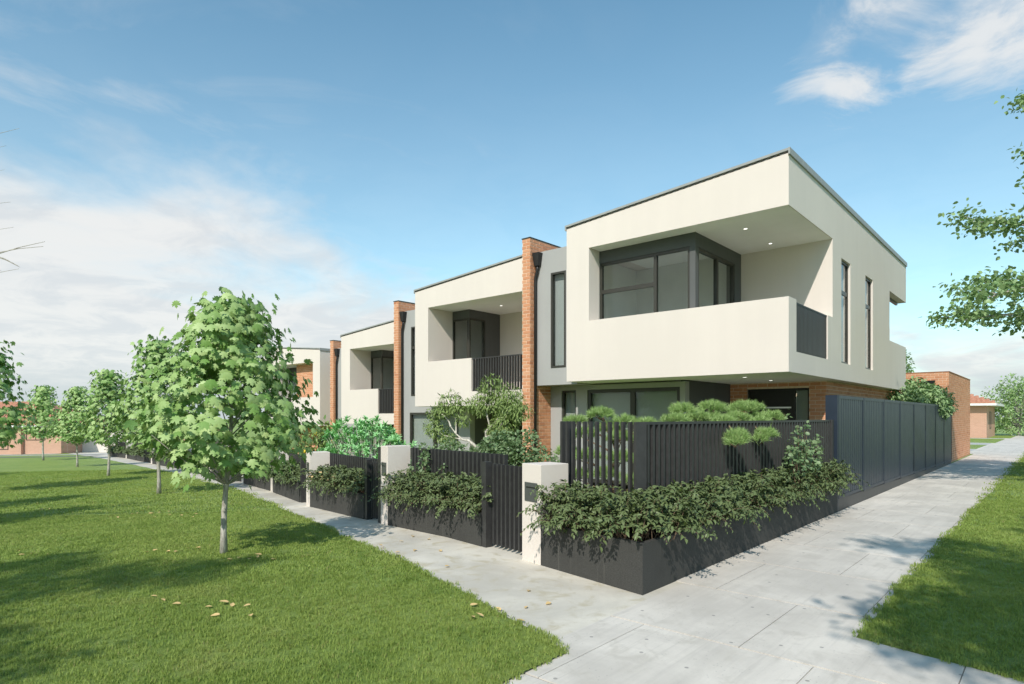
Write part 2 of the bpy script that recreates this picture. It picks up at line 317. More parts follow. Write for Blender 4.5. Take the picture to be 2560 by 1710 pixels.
# ------------------------------------------------------------------ mesh helpers
class MB:
    def __init__(s): s.v = []; s.f = []
    def box(s, x0, x1, y0, y1, z0, z1):
        if x0 > x1: x0, x1 = x1, x0
        if y0 > y1: y0, y1 = y1, y0
        if z0 > z1: z0, z1 = z1, z0
        b = len(s.v)
        s.v += [(x0, y0, z0), (x1, y0, z0), (x1, y1, z0), (x0, y1, z0), (x0, y0, z1), (x1, y0, z1), (x1, y1, z1), (x0, y1, z1)]
        s.f += [(b, b+3, b+2, b+1), (b+4, b+5, b+6, b+7), (b, b+1, b+5, b+4), (b+1, b+2, b+6, b+5), (b+2, b+3, b+7, b+6), (b+3, b, b+4, b+7)]
        return s
    def prism(s, poly, z0, z1):
        """poly: (x, y) or with z1 as list of top heights"""
        n = len(poly); b = len(s.v); zt = z1 if isinstance(z1, (list, tuple)) else [z1]*n; zb = z0 if isinstance(z0, (list, tuple)) else [z0]*n
        s.v += [(p[0], p[1], zb[i]) for i, p in enumerate(poly)] + [(p[0], p[1], zt[i]) for i, p in enumerate(poly)]
        s.f += [tuple(range(b+n-1, b-1, -1)), tuple(range(b+n, b+2*n))]
        for i in range(n): j = (i+1) % n; s.f.append((b+i, b+j, b+n+j, b+n+i))
        return s
    def seg(s, p0, p1, th, z0, z1, side=1, z0b=None, z1b=None):
        """upright slab from p0 to p1 (2-d), thickness th to its left (side=1)"""
        d = Vector((p1[0]-p0[0], p1[1]-p0[1])).normalized(); n = Vector((-d.y, d.x))*th*side
        z0b = z0 if z0b is None else z0b; z1b = z1 if z1b is None else z1b
        poly = [(p0[0], p0[1]), (p1[0], p1[1]), (p1[0]+n.x, p1[1]+n.y), (p0[0]+n.x, p0[1]+n.y)]
        zz0, zz1 = [z0, z0b, z0b, z0], [z1, z1b, z1b, z1]
        if side < 0: poly.reverse(); zz0.reverse(); zz1.reverse()
        return s.prism(poly, zz0, zz1)
    def tube(s, pts, rad, n=6, cap=True):
        pts = [Vector(p) for p in pts]; b0 = len(s.v)
        for i, p in enumerate(pts):
            t = (pts[min(i+1, len(pts)-1)]-pts[max(i-1, 0)])
            t = t.normalized() if t.length > 1e-9 else Vector((0, 0, 1))
            a = t.orthogonal().normalized() if abs(t.z) > .95 else Vector((0, 0, 1)).cross(t).normalized()
            c = t.cross(a); r = rad[i] if isinstance(rad, (list, tuple)) else rad
            for k in range(n):
                an = 2*math.pi*k/n; q = p+(a*math.cos(an)+c*math.sin(an))*r; s.v.append(tuple(q))
        for i in range(len(pts)-1):
            for k in range(n):
                k2 = (k+1) % n; s.f.append((b0+i*n+k, b0+i*n+k2, b0+(i+1)*n+k2, b0+(i+1)*n+k))
        if cap:
            s.f.append(tuple(b0+k for k in reversed(range(n)))); e = b0+(len(pts)-1)*n; s.f.append(tuple(e+k for k in range(n)))
        return s
    def quad(s, *p):
        b = len(s.v); s.v += [tuple(q) for q in p]; s.f.append(tuple(range(b, b+len(p)))); return s
    def mesh(s, name):
        me = bpy.data.meshes.new(name); me.from_pydata(s.v, [], s.f); me.update(); return me
    def build(s, name, mat, parent=None, smooth_=False, bevel=0):
        me = s.mesh(name); me.materials.append(M[mat] if isinstance(mat, str) else mat)
        if smooth_: me.polygons.foreach_set('use_smooth', [True]*len(me.polygons))
        o = link(name, me, parent)
        if bevel:
            md = o.modifiers.new('bevel', 'BEVEL'); md.width = bevel; md.segments = 2; md.limit_method = 'ANGLE'
        return o
def link(name, data, parent=None):
    o = bpy.data.objects.new(name, data); COL.objects.link(o); o.parent = parent; return o
def tag(o, label=None, cat=None, group=None, kind=None):
    if label: o['label'] = label
    if cat: o['category'] = cat
    if group: o['group'] = group
    if kind: o['kind'] = kind
    return o
def empty(name, loc=(0, 0, 0), rz=0): 
    o = link(name, None); o.location = loc; o.rotation_euler = (0, 0, rz); o.empty_display_size = .2; return o
def copy_tree(o, parent=None):
    c = o.copy(); COL.objects.link(c); c.parent = parent
    for ch in list(o.children): copy_tree(ch, c)
    return c
def np_mesh(name, V, F, mat, smooth_=False):
    me = bpy.data.meshes.new(name); V = np.ascontiguousarray(V, dtype=np.float32); F = np.ascontiguousarray(F, dtype=np.int32)
    me.vertices.add(len(V)); me.vertices.foreach_set('co', V.ravel())
    me.loops.add(F.size); me.loops.foreach_set('vertex_index', F.ravel())
    me.polygons.add(len(F)); me.polygons.foreach_set('loop_start', np.arange(len(F), dtype=np.int32)*3)
    me.update(calc_edges=True); me.validate()
    if smooth_: me.polygons.foreach_set('use_smooth', np.ones(len(F), dtype=bool))
    me.materials.append(M[mat]); return me

# ------------------------------------------------------------------ terrain
def ter(x):
    if x > -3.5: return 0.0
    if x > -20: return -.0385*(-x-3.5)
    return -.635-.025*(min(-x, 85)-20)
def cam_xy(X, Y):
    """ground position from camera-frame metres (X right, Y ahead)"""
    return (CAM.x+X*math.cos(TH)-Y*math.sin(TH), CAM.y+X*math.sin(TH)+Y*math.cos(TH))
def depth(x, y): return -(x-CAM.x)*math.sin(TH)+(y-CAM.y)*math.cos(TH)
def interp(poly, x):
    for (a, b), (c, d) in zip(poly[:-1], poly[1:]):
        if min(a, c) <= x <= max(a, c): return b+(d-b)*(x-a)/(c-a) if c != a else b
    return poly[0][1] if abs(x-poly[0][0]) < abs(x-poly[-1][0]) else poly[-1][1]
XS = [8, 4, 2, 1, .33]+[.33-.35*i for i in range(1, 62)]+[-22-1.5*i for i in range(43)]+[-90]
mb = MB()
gx = sorted({-900., -300., -140., -100.}|{float(x) for x in XS if x < 8}|{30., 120., 400., 900.})
gy = [-900., -200., -60., -20., 0., 20., 40., 70., 200., 900.]
for x in gx:
    for y in gy: mb.v.append((x, y, ter(x)-.012))
ny = len(gy)
for i in range(len(gx)-1):
    for j in range(ny-1): mb.f.append((i*ny+j, (i+1)*ny+j, (i+1)*ny+j+1, i*ny+j+1))
tag(mb.build('ground', 'lawn'), kind='structure')

LAWN_EDGE = [(.335, -1.66), (.05, -1.50), (-.216, -1.402), (-.834, -1.184), (-1.658, -.95), (-2.695, -.674), (-4.037, -.291), (-7.173, .655),
             (-11.492, 2.006), (-16.055, 3.321), (-25.414, 5.2), (-35.987, 6.9), (-49.665, 9.0), (-65.511, 10.9), (-80, 12.2)]
def lawn_edge(x): return interp(LAWN_EDGE, x)+.03*math.sin(x*1.7)+.02*math.sin(x*4.3+1)
FENCE = [(.12, -.02), (0, 0), (-1.476, .293), (-1.823, .371), (-2.591, .544), (-5.222, .986), (-5.468, 1.033), (-6.152, 1.185), (-8.913, 1.768), (-9.25, 1.88),
         (-9.937, 2.116), (-13.159, 3.152), (-13.55, 3.29), (-17.419, 4.34), (-17.8, 4.45), (-22.5, 5.35), (-28.439, 6.532), (-30.19, 6.849), (-36.697, 7.971),
         (-39.373, 8.432), (-47.53, 9.917), (-53.8, 10.61), (-80, 16)]
def fence_y(x): return interp(FENCE, x)
# street footpath (weathered concrete) between the lawn and the front fences
xs = [.10]+[x for x in XS if -80 <= x < .10]
mb = MB()
for x in xs:
    lo = lawn_edge(x)-.35; hi = fence_y(x)+.75
    mb.v += [(x, lo, ter(x)+.002), (x, hi, ter(x)+.002)]
for i in range(len(xs)-1): mb.f.append((2*i, 2*i+1, 2*i+3, 2*i+2))
tag(mb.build('street_footpath', 'aggr'), kind='structure')
# left lawn
xs = [x for x in XS if -80 <= x <= .34]
mb = MB()
cols = []
for x in xs:
    e = lawn_edge(x); ys = [-60, -30, -15, -8, -5, -3.2, -2.2]+[]
    row = [y for y in ys if y < e-.3]+[e-.12, e]
    cols.append([(x, y, ter(x)+(.022 if k < len(row)-1 else .004)) for k, y in enumerate(row)])
for c in cols: pass
nmax = max(len(c) for c in cols)
for c in cols:
    while len(c) < nmax: c.insert(0, c[0])
for c in cols: mb.v += c
for i in range(len(cols)-1):
    for j in range(nmax-1): mb.f.append((i*nmax+j, i*nmax+j+1, (i+1)*nmax+j+1, (i+1)*nmax+j))
tag(mb.build('lawn', 'lawn'), kind='structure')
# right verge lawn
def right_front(x): return .06-.172*(x-1.81)
RIGHT_X = 1.775
mb = MB()
def redge(y): return RIGHT_X+.02*math.sin(y*2.1)+.012*math.sin(y*5.7)
ys = [None]+[.3+.5*i for i in range(60)]+[32, 36, 42, 50, 58, 66]
rows = []
for y in ys:
    xs_ = [0, .1, 1, 3, 6, 9]
    rows.append([(redge(y or .06)+dx, (right_front(RIGHT_X+dx) if y is None else y), .004 if (k == 0 or y is None) else .022) for k, dx in enumerate(xs_)])
rows.insert(1, [(p[0], p[1]+.1, .022 if k else .004) for k, p in enumerate(rows[0])])
for r_ in rows: mb.v += r_
for i in range(len(rows)-1):
    for j in range(5): mb.f.append((i*6+j, i*6+j+1, (i+1)*6+j+1, (i+1)*6+j))
tag(mb.build('verge_lawn', 'lawn'), kind='structure')

# side footpath: cast slabs with open joints over a dark bed
mb = MB(); mb.prism([(.10, -9.5), (9, -9.5), (9, .2), (1.95, .2), (1.95, 66), (-.35, 66), (-.35, 30), (-.005, 30), (-.005, -.3), (.10, -.3)], -.01, -.004)
bed = tag(mb.build('side_footpath', 'joint'), kind='structure')
rowy = [-9.05+1.388*i for i in range(55)]
offs = {0: .43, 1: 1.20}
for i, y0 in enumerate(rowy[:-1]):
    y1 = rowy[i+1]; par = i % 2
    base = offs[1 if (i-6) % 2 == 0 else 0]
    xsj = sorted({round(base+1.29*k, 3) for k in range(-3, 8)})
    lo = .10 if y0 < -.5 else (-.005 if y0 < 29 else -.35)
    hi = 9.0 if y0 < .2 else 1.95
    cuts = [lo]+[x for x in xsj if lo+.12 < x < hi-.12]+[hi]
    for a, b in zip(cuts[:-1], cuts[1:]):
        g = .0035
        m_ = MB(); m_.box(a+(g if a > lo else 0), b-g, y0+.011, y1-.011, -.003, .0065).build('concrete_slab', 'conc', bed)

# ------------------------------------------------------------------ houses
DETAIL = {'n': 0}
_brick_cache = {}
def brick_mesh(w, h, d, side, mat):
    key = (round(w, 3), round(h, 3), round(d, 3), side, mat)
    if key not in _brick_cache:
        c = .004; m_ = MB()
        # front face slightly chamfered: built as frustum
        hw, hh = w/2, h/2
        outer = [(-hw, -hh), (hw, -hh), (hw, hh), (-hw, hh)]; inner = [(-hw+c, -hh+c), (hw-c, -hh+c), (hw-c, hh-c), (-hw+c, hh-c)]
        def P(a, b, z): return (a, b, z) if side == 'F' else (-b, a, z)
        m_.v = [P(a, d, z) for a, z in outer]+[P(a, c, z) for a, z in outer]+[P(a, 0, z) for a, z in inner]
        m_.f = [(8, 9, 10, 11)]+[(k, (k+1) % 4, 4+(k+1) % 4, 4+k) for k in range(4)]+[(4+k, 4+(k+1) % 4, 8+(k+1) % 4, 8+k) for k in range(4)]
        me = m_.mesh('brick'); me.materials.append(M[mat]); _brick_cache[key] = me
    return _brick_cache[key]
def bricks(parent, side, face, a0, a1, z0, z1, holes=(), seed=0, limit=300, shift=0, cap_mat='brick', world_off=(0, 0, 0), zref=0.0):
    """Lay bricks on a wall face. side 'F': face at y=face, a=x. side 'S': face at x=face looking +x, a=y.
    The biggest ones in view are single objects, the rest one joined part."""
    rng = random.Random(seed); H_, L_, mo = .086, .24, .012
    lay = []
    k0 = math.floor((z0-zref)/H_); k1 = math.ceil((z1-zref)/H_)
    for k in range(k0, k1):
        zb, zt = zref+k*H_+mo/2, zref+(k+1)*H_-mo/2
        zb, zt = max(zb, z0), min(zt, z1)
        if zt-zb < .025: continue
        spans = [(a0, a1)]
        for (h0, h1, hz0, hz1) in holes:
            if hz0 < zt-.02 and hz1 > zb+.02:
                ns = []
                for s0, s1 in spans:
                    if h1 <= s0 or h0 >= s1: ns.append((s0, s1)); continue
                    if h0 > s0: ns.append((s0, h0))
                    if h1 < s1: ns.append((h1, s1))
                spans = ns
        off = (L_/2 if k % 2 else 0)+shift
        for s0, s1 in spans:
            j = math.floor((s0-off)/L_)
            while off+j*L_ < s1:
                b0, b1 = max(off+j*L_+mo/2, s0), min(off+(j+1)*L_-mo/2, s1); j += 1
                if b1-b0 > .03: lay.append((b0, b1, zb, zt))
    def dist(b):
        a, z = (b[0]+b[1])/2, (b[2]+b[3])/2
        p = (a, face, z) if side == 'F' else (face, a, z)
        return math.dist((p[0]+world_off[0], p[1]+world_off[1], p[2]+world_off[2]), CAM)
    lay.sort(key=dist); rest = MB()
    for i, (b0, b1, zb, zt) in enumerate(lay):
        w, h = b1-b0, zt-zb; jit = rng.uniform(-.0015, .0015)
        pos = ((b0+b1)/2, face+jit, (zb+zt)/2) if side == 'F' else (face-jit, (b0+b1)/2, (zb+zt)/2)
        if i < limit[0]:
            o = link('brick', brick_mesh(w, h, .045, side, cap_mat), parent); o.location = pos
        else:
            me = brick_mesh(w, h, .045, side, cap_mat); b = len(rest.v)
            rest.v += [tuple(v.co+Vector(pos)) for v in me.vertices]; rest.f += [tuple(b+q for q in p.vertices) for p in me.polygons]
    limit[0] = max(0, limit[0]-len(lay))
    if rest.f: rest.build('brickwork', cap_mat, parent)['kind'] = 'stuff'

def fmap(side, face):
    """box in wall coordinates: a along the wall, d into the wall, z"""
    if side == 'F': return lambda m_, a0, a1, d0, d1, z0, z1: m_.box(a0, a1, face+d0, face+d1, z0, z1)
    if side == 'S': return lambda m_, a0, a1, d0, d1, z0, z1: m_.box(face-d1, face-d0, a0, a1, z0, z1)
    if side == 'W': return lambda m_, a0, a1, d0, d1, z0, z1: m_.box(face+d0, face+d1, a0, a1, z0, z1)
def window(parent, side, face, a0, a1, z0, z1, mull=(), trans=(), fw=.055, rec=.02, dp=.08, blind=None, bars=.05, name='window'):
    bx = fmap(side, face); m_ = MB()
    bx(m_, a0, a1, rec, rec+dp, z1-fw, z1); bx(m_, a0, a1, rec, rec+dp, z0, z0+fw)
    bx(m_, a0, a0+fw, rec, rec+dp, z0+fw, z1-fw); bx(m_, a1-fw, a1, rec, rec+dp, z0+fw, z1-fw)
    cuts = [a0+fw]
    for q in mull: bx(m_, q-bars/2, q+bars/2, rec+.004, rec+dp-.004, z0+fw, z1-fw); cuts += [q-bars/2, q+bars/2]
    cuts.append(a1-fw)
    for (b0, b1, zq) in trans: bx(m_, b0, b1, rec+.008, rec+dp-.008, zq-.045, zq+.045)
    w = m_.build(name, 'frame', parent)
    for b0, b1 in zip(cuts[::2], cuts[1::2]):
        zs = [z0+fw]
        for (t0, t1, zq) in trans:
            if t0 < (b0+b1)/2 < t1: zs += [zq-.045, zq+.045]
        zs.append(z1-fw)
        for c0, c1 in zip(zs[::2], zs[1::2]):
            p = MB(); bx(p, b0, b1, rec+dp*.5-.004, rec+dp*.5+.004, c0, c1); p.build('pane', 'glass', w)
    if blind:
        p = MB(); bx(p, a0+.01, a1-.01, rec+dp+.05, rec+dp+.058, z0, z1); p.build('roller_blind', 'sheer' if blind == 'sheer' else 'blind', w)
    return w
def downlight(parent, x, y, z):
    m_ = MB(); n = 14; m_.tube([(x, y, z-.006), (x, y, z+.004)], .05, n); t = m_.build('downlight', 'white', parent)
    m2 = MB(); m2.tube([(x, y, z-.009), (x, y, z-.0065)], .037, n); m2.build('lens', 'lamp', t)
def roof_sheet(parent, x0, x1, y0, y1, z0, z1, lowx=None):
    """skillion roof, corrugated steel over a metal edge; slope along x"""
    m_ = MB(); pitch = .14; n = int((x1-x0)/pitch); xs = [x0+(x1-x0)*i/(n*4) for i in range(n*4+1)]
    prof = [0, 0, .03, .03]
    zf = lambda x: z0+(z1-z0)*(x-x0)/(x1-x0)
    top = [(x, zf(x)+.012+prof[i % 4]) for i, x in enumerate(xs)]
    b = len(m_.v)
    for (x, z) in top: m_.v += [(x, y0, z), (x, y1, z), (x, y0, z-.006), (x, y1, z-.006)]
    for i in range(len(top)-1):
        a = b+4*i; m_.f += [(a, a+4, a+5, a+1), (a+2, a+3, a+7, a+6), (a, a+2, a+6, a+4), (a+1, a+5, a+7, a+3)]
    o = m_.build('roof', 'roof', parent)
    for (ya, yb) in ((y0-.03, y0+.11), (y1-.11, y1+.03)):
        m2 = MB(); m2.prism([(x0-.03, ya), (x1+.03, ya), (x1+.03, yb), (x0-.03, yb)], [zf(x0)+.043, zf(x1)+.043, zf(x1)+.043, zf(x0)+.043], [zf(x0)+.088, zf(x1)+.088, zf(x1)+.088, zf(x0)+.088])
        m2.build('edge_capping', 'roof', o)
    for (xa, xb) in ((x0-.032, x0-.002), (x1+.002, x1+.032)):
        zt_ = zf((xa+xb)/2); m3 = MB(); m3.box(xa, xb, y0-.032, y1+.032, zt_-.03, zt_+.09); m3.build('side_capping', 'roof', o)
    return o
def rail(parent, side, face, a0, a1, z0, z1, sp=.095, sw=.032, sd=.06, mat='char'):
    bx = fmap(side, face); m_ = MB()
    bx(m_, a0, a1, .0, .055, z1-.03, z1); bx(m_, a0, a1, .015, .05, z0, z0+.03)
    r_ = m_.build('railing', mat, parent)
    n = max(2, round((a1-a0)/sp)); me = None
    for i in range(n):
        a = a0+(i+.5)*(a1-a0)/n
        if me is None: q = MB(); fmap(side, 0)(q, -sw/2, sw/2, 0.004, sd, 0, z1-z0-.06); me = q.mesh('slat'); me.materials.append(M[mat])
        o = link('slat', me, r_); o.location = (a, face, z0+.03) if side == 'F' else (face, a, z0+.03)
    return r_
def downpipe(parent, x, y, ztop, zbot):
    m_ = MB(); t = .085
    poly0 = [(x+.02-t*.7, y-.16), (x+.02+t*1.5, y-.16), (x+.02+t*1.5, y-.01), (x+.02-t*.7, y-.01)]
    b = len(m_.v); top = [(x-.02, y-.17), (x+.20, y-.17), (x+.20, y-.005), (x-.02, y-.005)]; bot = [(x+.03, y-.14), (x+.15, y-.14), (x+.15, y-.005), (x+.03, y-.005)]
    m_.v += [(p[0], p[1], ztop) for p in top]+[(p[0], p[1], ztop-.33) for p in bot]
    m_.f += [(0, 1, 2, 3), (7, 6, 5, 4)]+[(k, 4+k, 4+(k+1) % 4, (k+1) % 4) for k in range(4)]
    h = m_.build('rain_head', 'black', parent)
    p = MB(); p.tube([(x+.10, y-.08, ztop-.32), (x+.09, y-.08, ztop-.42), (x+.02, y-.07, ztop-.62), (x+.015, y-.07, ztop-.75), (x+.015, y-.07, zbot)], .038, 8); p.build('downpipe', 'black', parent, True)

def fin(root, xo, x0, x1, y0, y1, ztop, zlow, vis_z, seed, limit, grey_y, gf_y, woff, grey_top, gf_top):
    """brick party wall: solid core, bricks on the front and on the exposed right face"""
    m_ = MB(); m_.box(x0+.006, x1-.006, y0+.006, y1, zlow, ztop-.004)
    f = m_.build('party_wall', 'mortar', root)
    bricks(f, 'F', y0, x0, x1, vis_z, ztop, seed=seed, limit=limit, shift=x0+.02, world_off=woff)
    bricks(f, 'S', x1, y0, grey_y, vis_z, ztop, seed=seed+1, limit=limit, shift=y0+.01, world_off=woff)
    bricks(f, 'S', x1, grey_y+.0, grey_y+1.3, grey_top, ztop, seed=seed+2, limit=limit, shift=y0+.01, world_off=woff)
    if gf_y > grey_y: bricks(f, 'S', x1, grey_y, gf_y, vis_z, gf_top, seed=seed+3, limit=limit, shift=y0+.01, world_off=woff)
    bricks(f, 'W2', x0, 0, 0, 0, 0, limit=[0]) if False else None
    c = MB(); c.box(x0-.012, x1+.012, y0-.012, y1, ztop, ztop+.022); c.build('capping', 'char', f)
    return f

def house_corner():
    X0, Y0 = -5.786, 6.62
    root = empty('townhouse', (X0, Y0, 0)); woff = (X0, Y0, 0)
    tag(root, 'corner townhouse with wraparound cream balcony and red brick entry wall', 'townhouse', 'stepped row of townhouses')
    W, D, zb, zs, zp, zf = 5.026, 11.4, 2.52, 5.57, 3.898, 2.915
    r0, r1 = 6.111, 6.517
    lim = [300]
    # upper white shell
    m_ = MB(); m_.prism([(0, 0), (W, 0), (W, D), (0, D)], zs, [r0, r1, r1, r0]); m_.build('fascia', 'cream', root)
    m_ = MB(); m_.box(.66, W-.02, .02, D-.3, zs-.006, zs-.001); m_.build('balcony_ceiling', 'soffit', root)
    m_ = MB(); m_.box(0, .634, 0, .428, zf, zs); m_.box(0, .2, .428, D, zf, zs-.001)
    # side wall with two slot windows and an open corner at the back
    sx0, sx1 = W-.24, W
    def side(y0, y1, z0, z1): m_.box(sx0, sx1, y0, y1, z0, z1)
    w1, w2 = (3.62, 4.42), (5.92, 6.75); wz0, wz1 = 2.91, 5.29
    side(2.90, w1[0], zf, zs); side(w1[1], w2[0], zf, zs); side(w2[1], 8.87, zf, zs)
    for w in (w1, w2): side(w[0], w[1], wz1, zs)
    side(8.87, D-.03, zf, 3.90); side(8.87, D, 5.335, zs)
    side(2.54, 2.899, zf+.001, 3.86)
    m_.build('upper_wall', 'cream', root)
    m_ = MB(); m_.box(0, W, .0, D-.03, zb, zf); m_.build('floor_band', 'cream', root)
    m_ = MB(); m_.box(.634, W, 0, .44, zf, zp); m_.build('parapet', 'cream', root)
    m_ = MB(); m_.box(.02, W-.02, .02, 9.5, zb-.005, zb-.001); m_.build('porch_ceiling', 'soffit', root)
    m_ = MB(); m_.box(3.02, sx0, 2.90, 3.1, zf, zs-.001); m_.build('balcony_wall', 'cream', root)
    rail(root, 'S', W-.02, .442, 2.54, zf, 3.856, sp=.085, sw=.05, sd=.03)
    # dark framed glass corner
    gx, gy = 3.02, .43
    m_ = MB(); m_.box(.634, gx, gy, gy+.2, 5.285, zs-.002); m_.box(2.893, gx, gy, gy+.15, zf, 5.285)
    m_.box(gx-.2, gx, gy+.2, 2.9, 5.27, zs-.002); m_.box(gx-.2, gx, 2.52, 2.9, zf, 5.27)
    m_.build('bay_wall', 'dark', root)
    window(root, 'F', gy, .634, 2.893, zf+.02, 5.285, mull=(2.07,), trans=((.69, 2.045, 4.61),), rec=.02, dp=.09, bars=.07)
    window(root, 'S', gx, .582, 2.52, zf+.02, 5.27, mull=(1.60,), rec=.015, dp=.09, bars=.09)
    m_ = MB(); m_.box(.22, gx-.21, 2.7, 2.8, zf, zs-.01); m_.box(.201, .30, .65, 2.7, zf, zs-.01)
    m_.box(.3, gx-.22, .66, 2.7, zf+.001, zf+.02); m_.build('room_wall', 'interior', root)
    for y in (.905, 2.363): downlight(root, 3.889, y, zs-.006); 
    for y in (.96, 2.5): downlight(root, 3.85, y, zb-.005)
    for w in (w1, w2):
        window(root, 'S', W, w[0], w[1], wz0+.01, wz1-.01, trans=((w[0], w[1], 4.56),), fw=.045, rec=.05, dp=.06, blind=True)
    # corner glass at the back opening
    m_ = MB(); m_.box(W-1.2, W-.3, 8.9, 8.98, 3.9, 5.33); m_.build('corner_glazing', 'glass', root)
    m_ = MB(); m_.box(W-.26, W-.2, 8.88, 11.2, 5.25, 5.334); m_.build('corner_head', 'frame', root)
    roof_sheet(root, 0, W, -.0, D, r0, r1)
    # grey link between the white box and the brick party wall
    lx0 = -1.276; gt = 5.866
    wx0, wx1 = -.80, -.34
    m_ = MB(); zl = 2.485
    m_.box(lx0, wx0, .43, .66, zl, gt); m_.box(wx1, -.001, .43, .66, zl, gt); m_.box(wx0, wx1, .43, .66, zl, 2.91); m_.box(wx0, wx1, .43, .66, 5.28, gt)
    m_.box(lx0, -.001, .66, 6, zl, 2.8); m_.box(lx0, -.001, .66, 6, gt-.3, gt-.05); m_.build('link_wall', 'grey', root)
    window(root, 'F', .43, wx0, wx1, 2.91, 5.28, fw=.05, rec=-.012, dp=.1, blind=True)
    m_ = MB(); m_.box(lx0+.3, -.01, 1.15, 1.23, 2.81, gt-.31); m_.box(-.30, -.22, .7, 1.15, 2.81, gt-.31); m_.build('stair_wall', 'interior', root)
    # ground floor
    gw, gt2, fx = 1.03, 2.365, 2.50
    m_ = MB(); s0, s1, b0, b1 = -.925, -.47, -.127, 2.372
    m_.box(lx0, fx, gw, gw+.2, gt2, zl-.001); m_.box(lx0, s0, gw, gw+.2, -.3, gt2); m_.box(s1, b0, gw, gw+.2, -.3, gt2); m_.box(b1, fx, gw, gw+.2, -.3, gt2)
    m_.build('ground_floor_wall', 'grey', root)
    m_ = MB(); m_.box(fx-.2, fx, gw+.2, 3.58, -.3, zb-.006); m_.build('porch_wall', 'dark', root)
    window(root, 'F', gw, s0, s1, .1, gt2, fw=.05, rec=.03, blind=True, name='window')
    window(root, 'F', gw, b0, b1, .06, gt2, mull=((b0+b1)/2+.02,), fw=.085, bars=.12, rec=.03, blind=True, name='sliding_door')
    m_ = MB(); m_.box(lx0, fx-.21, 2.4, 2.5, -.3, zl-.01); m_.build('back_room_wall', 'interior', root)
    ey, ex1 = 3.53, 4.736
    d0, d1, dz = 2.919, 4.365, 2.369
    m_ = MB(); m_.box(fx, d0, ey+.006, ey+.25, -.3, zb-.006); m_.box(d1, ex1-.006, ey+.006, ey+.25, -.3, zb-.006); m_.box(d0, d1, ey+.006, ey+.25, dz, zb-.006)
    m_.box(ex1-.25, ex1-.006, ey+.25, 10.56, -.3, zb-.006)
    bw = m_.build('entry_wall', 'mortar', root)
    bricks(bw, 'F', ey, fx, ex1-.001, .75, zb-.008, holes=((d0, d1, -1, dz),), seed=5, limit=lim, world_off=woff, shift=.06)
    bricks(bw, 'S', ex1, ey+.0, 10.56, 1.95, zb-.008, seed=6, limit=lim, world_off=woff, shift=.1)
    # entry door with side light
    m_ = MB(); m_.box(d0, d1, ey+.08, ey+.15, dz-.05, dz); m_.box(d0, d0+.05, ey+.08, ey+.15, 0, dz-.05); m_.box(d1-.05, d1, ey+.08, ey+.15, 0, dz-.05); m_.box(d1-.39, d1-.33, ey+.08, ey+.15, 0, dz-.05)
    dr = m_.build('entry_door', 'black', root)
    m_ = MB(); m_.box(d0+.05, d1-.39, ey+.10, ey+.14, 0, dz-.05); m_.build('door_leaf', 'black', dr)
    m_ = MB(); m_.box(d1-.33, d1-.05, ey+.11, ey+.118, .02, dz-.05); m_.build('side_light', 'glass', dr)
    m_ = MB(); m_.box(d1-.33, d1-.05, ey+.2, ey+.208, .02, dz-.05); m_.build('roller_blind', 'blind', dr)
    m_ = MB(); m_.box(3.09, 3.14, ey+.04, ey+.07, 1.2, 2.12); m_.box(3.1, 3.12, ey+.07, ey+.1, 1.25, 1.28); m_.box(3.1, 3.12, ey+.07, ey+.1, 2.05, 2.08)
    m_.box(3.14, 3.95, ey+.045, ey+.065, 1.895, 1.93); m_.build('pull_handle', 'steel', dr)
    m_ = MB(); m_.box(fx, ex1, 1.0, ey, -.1, -.004); m_.build('porch_floor', 'drive', root)
    # body behind, closes the house off
    m_ = MB(); m_.box(lx0, .18, 6.0, D-.1, -.3, gt-.06); m_.box(.25, 4.4, 5.2, D-.5, zf+.1, zs-.1); m_.build('rear_wall', 'grey', root)
    fin(root, 0, -1.537, lx0, .18, 8.0, 6.204, -.4, .35, 11, lim, .43, gw, woff, gt, zl)
    downpipe(root, lx0+.012, .43, 5.83, .1)
    return root

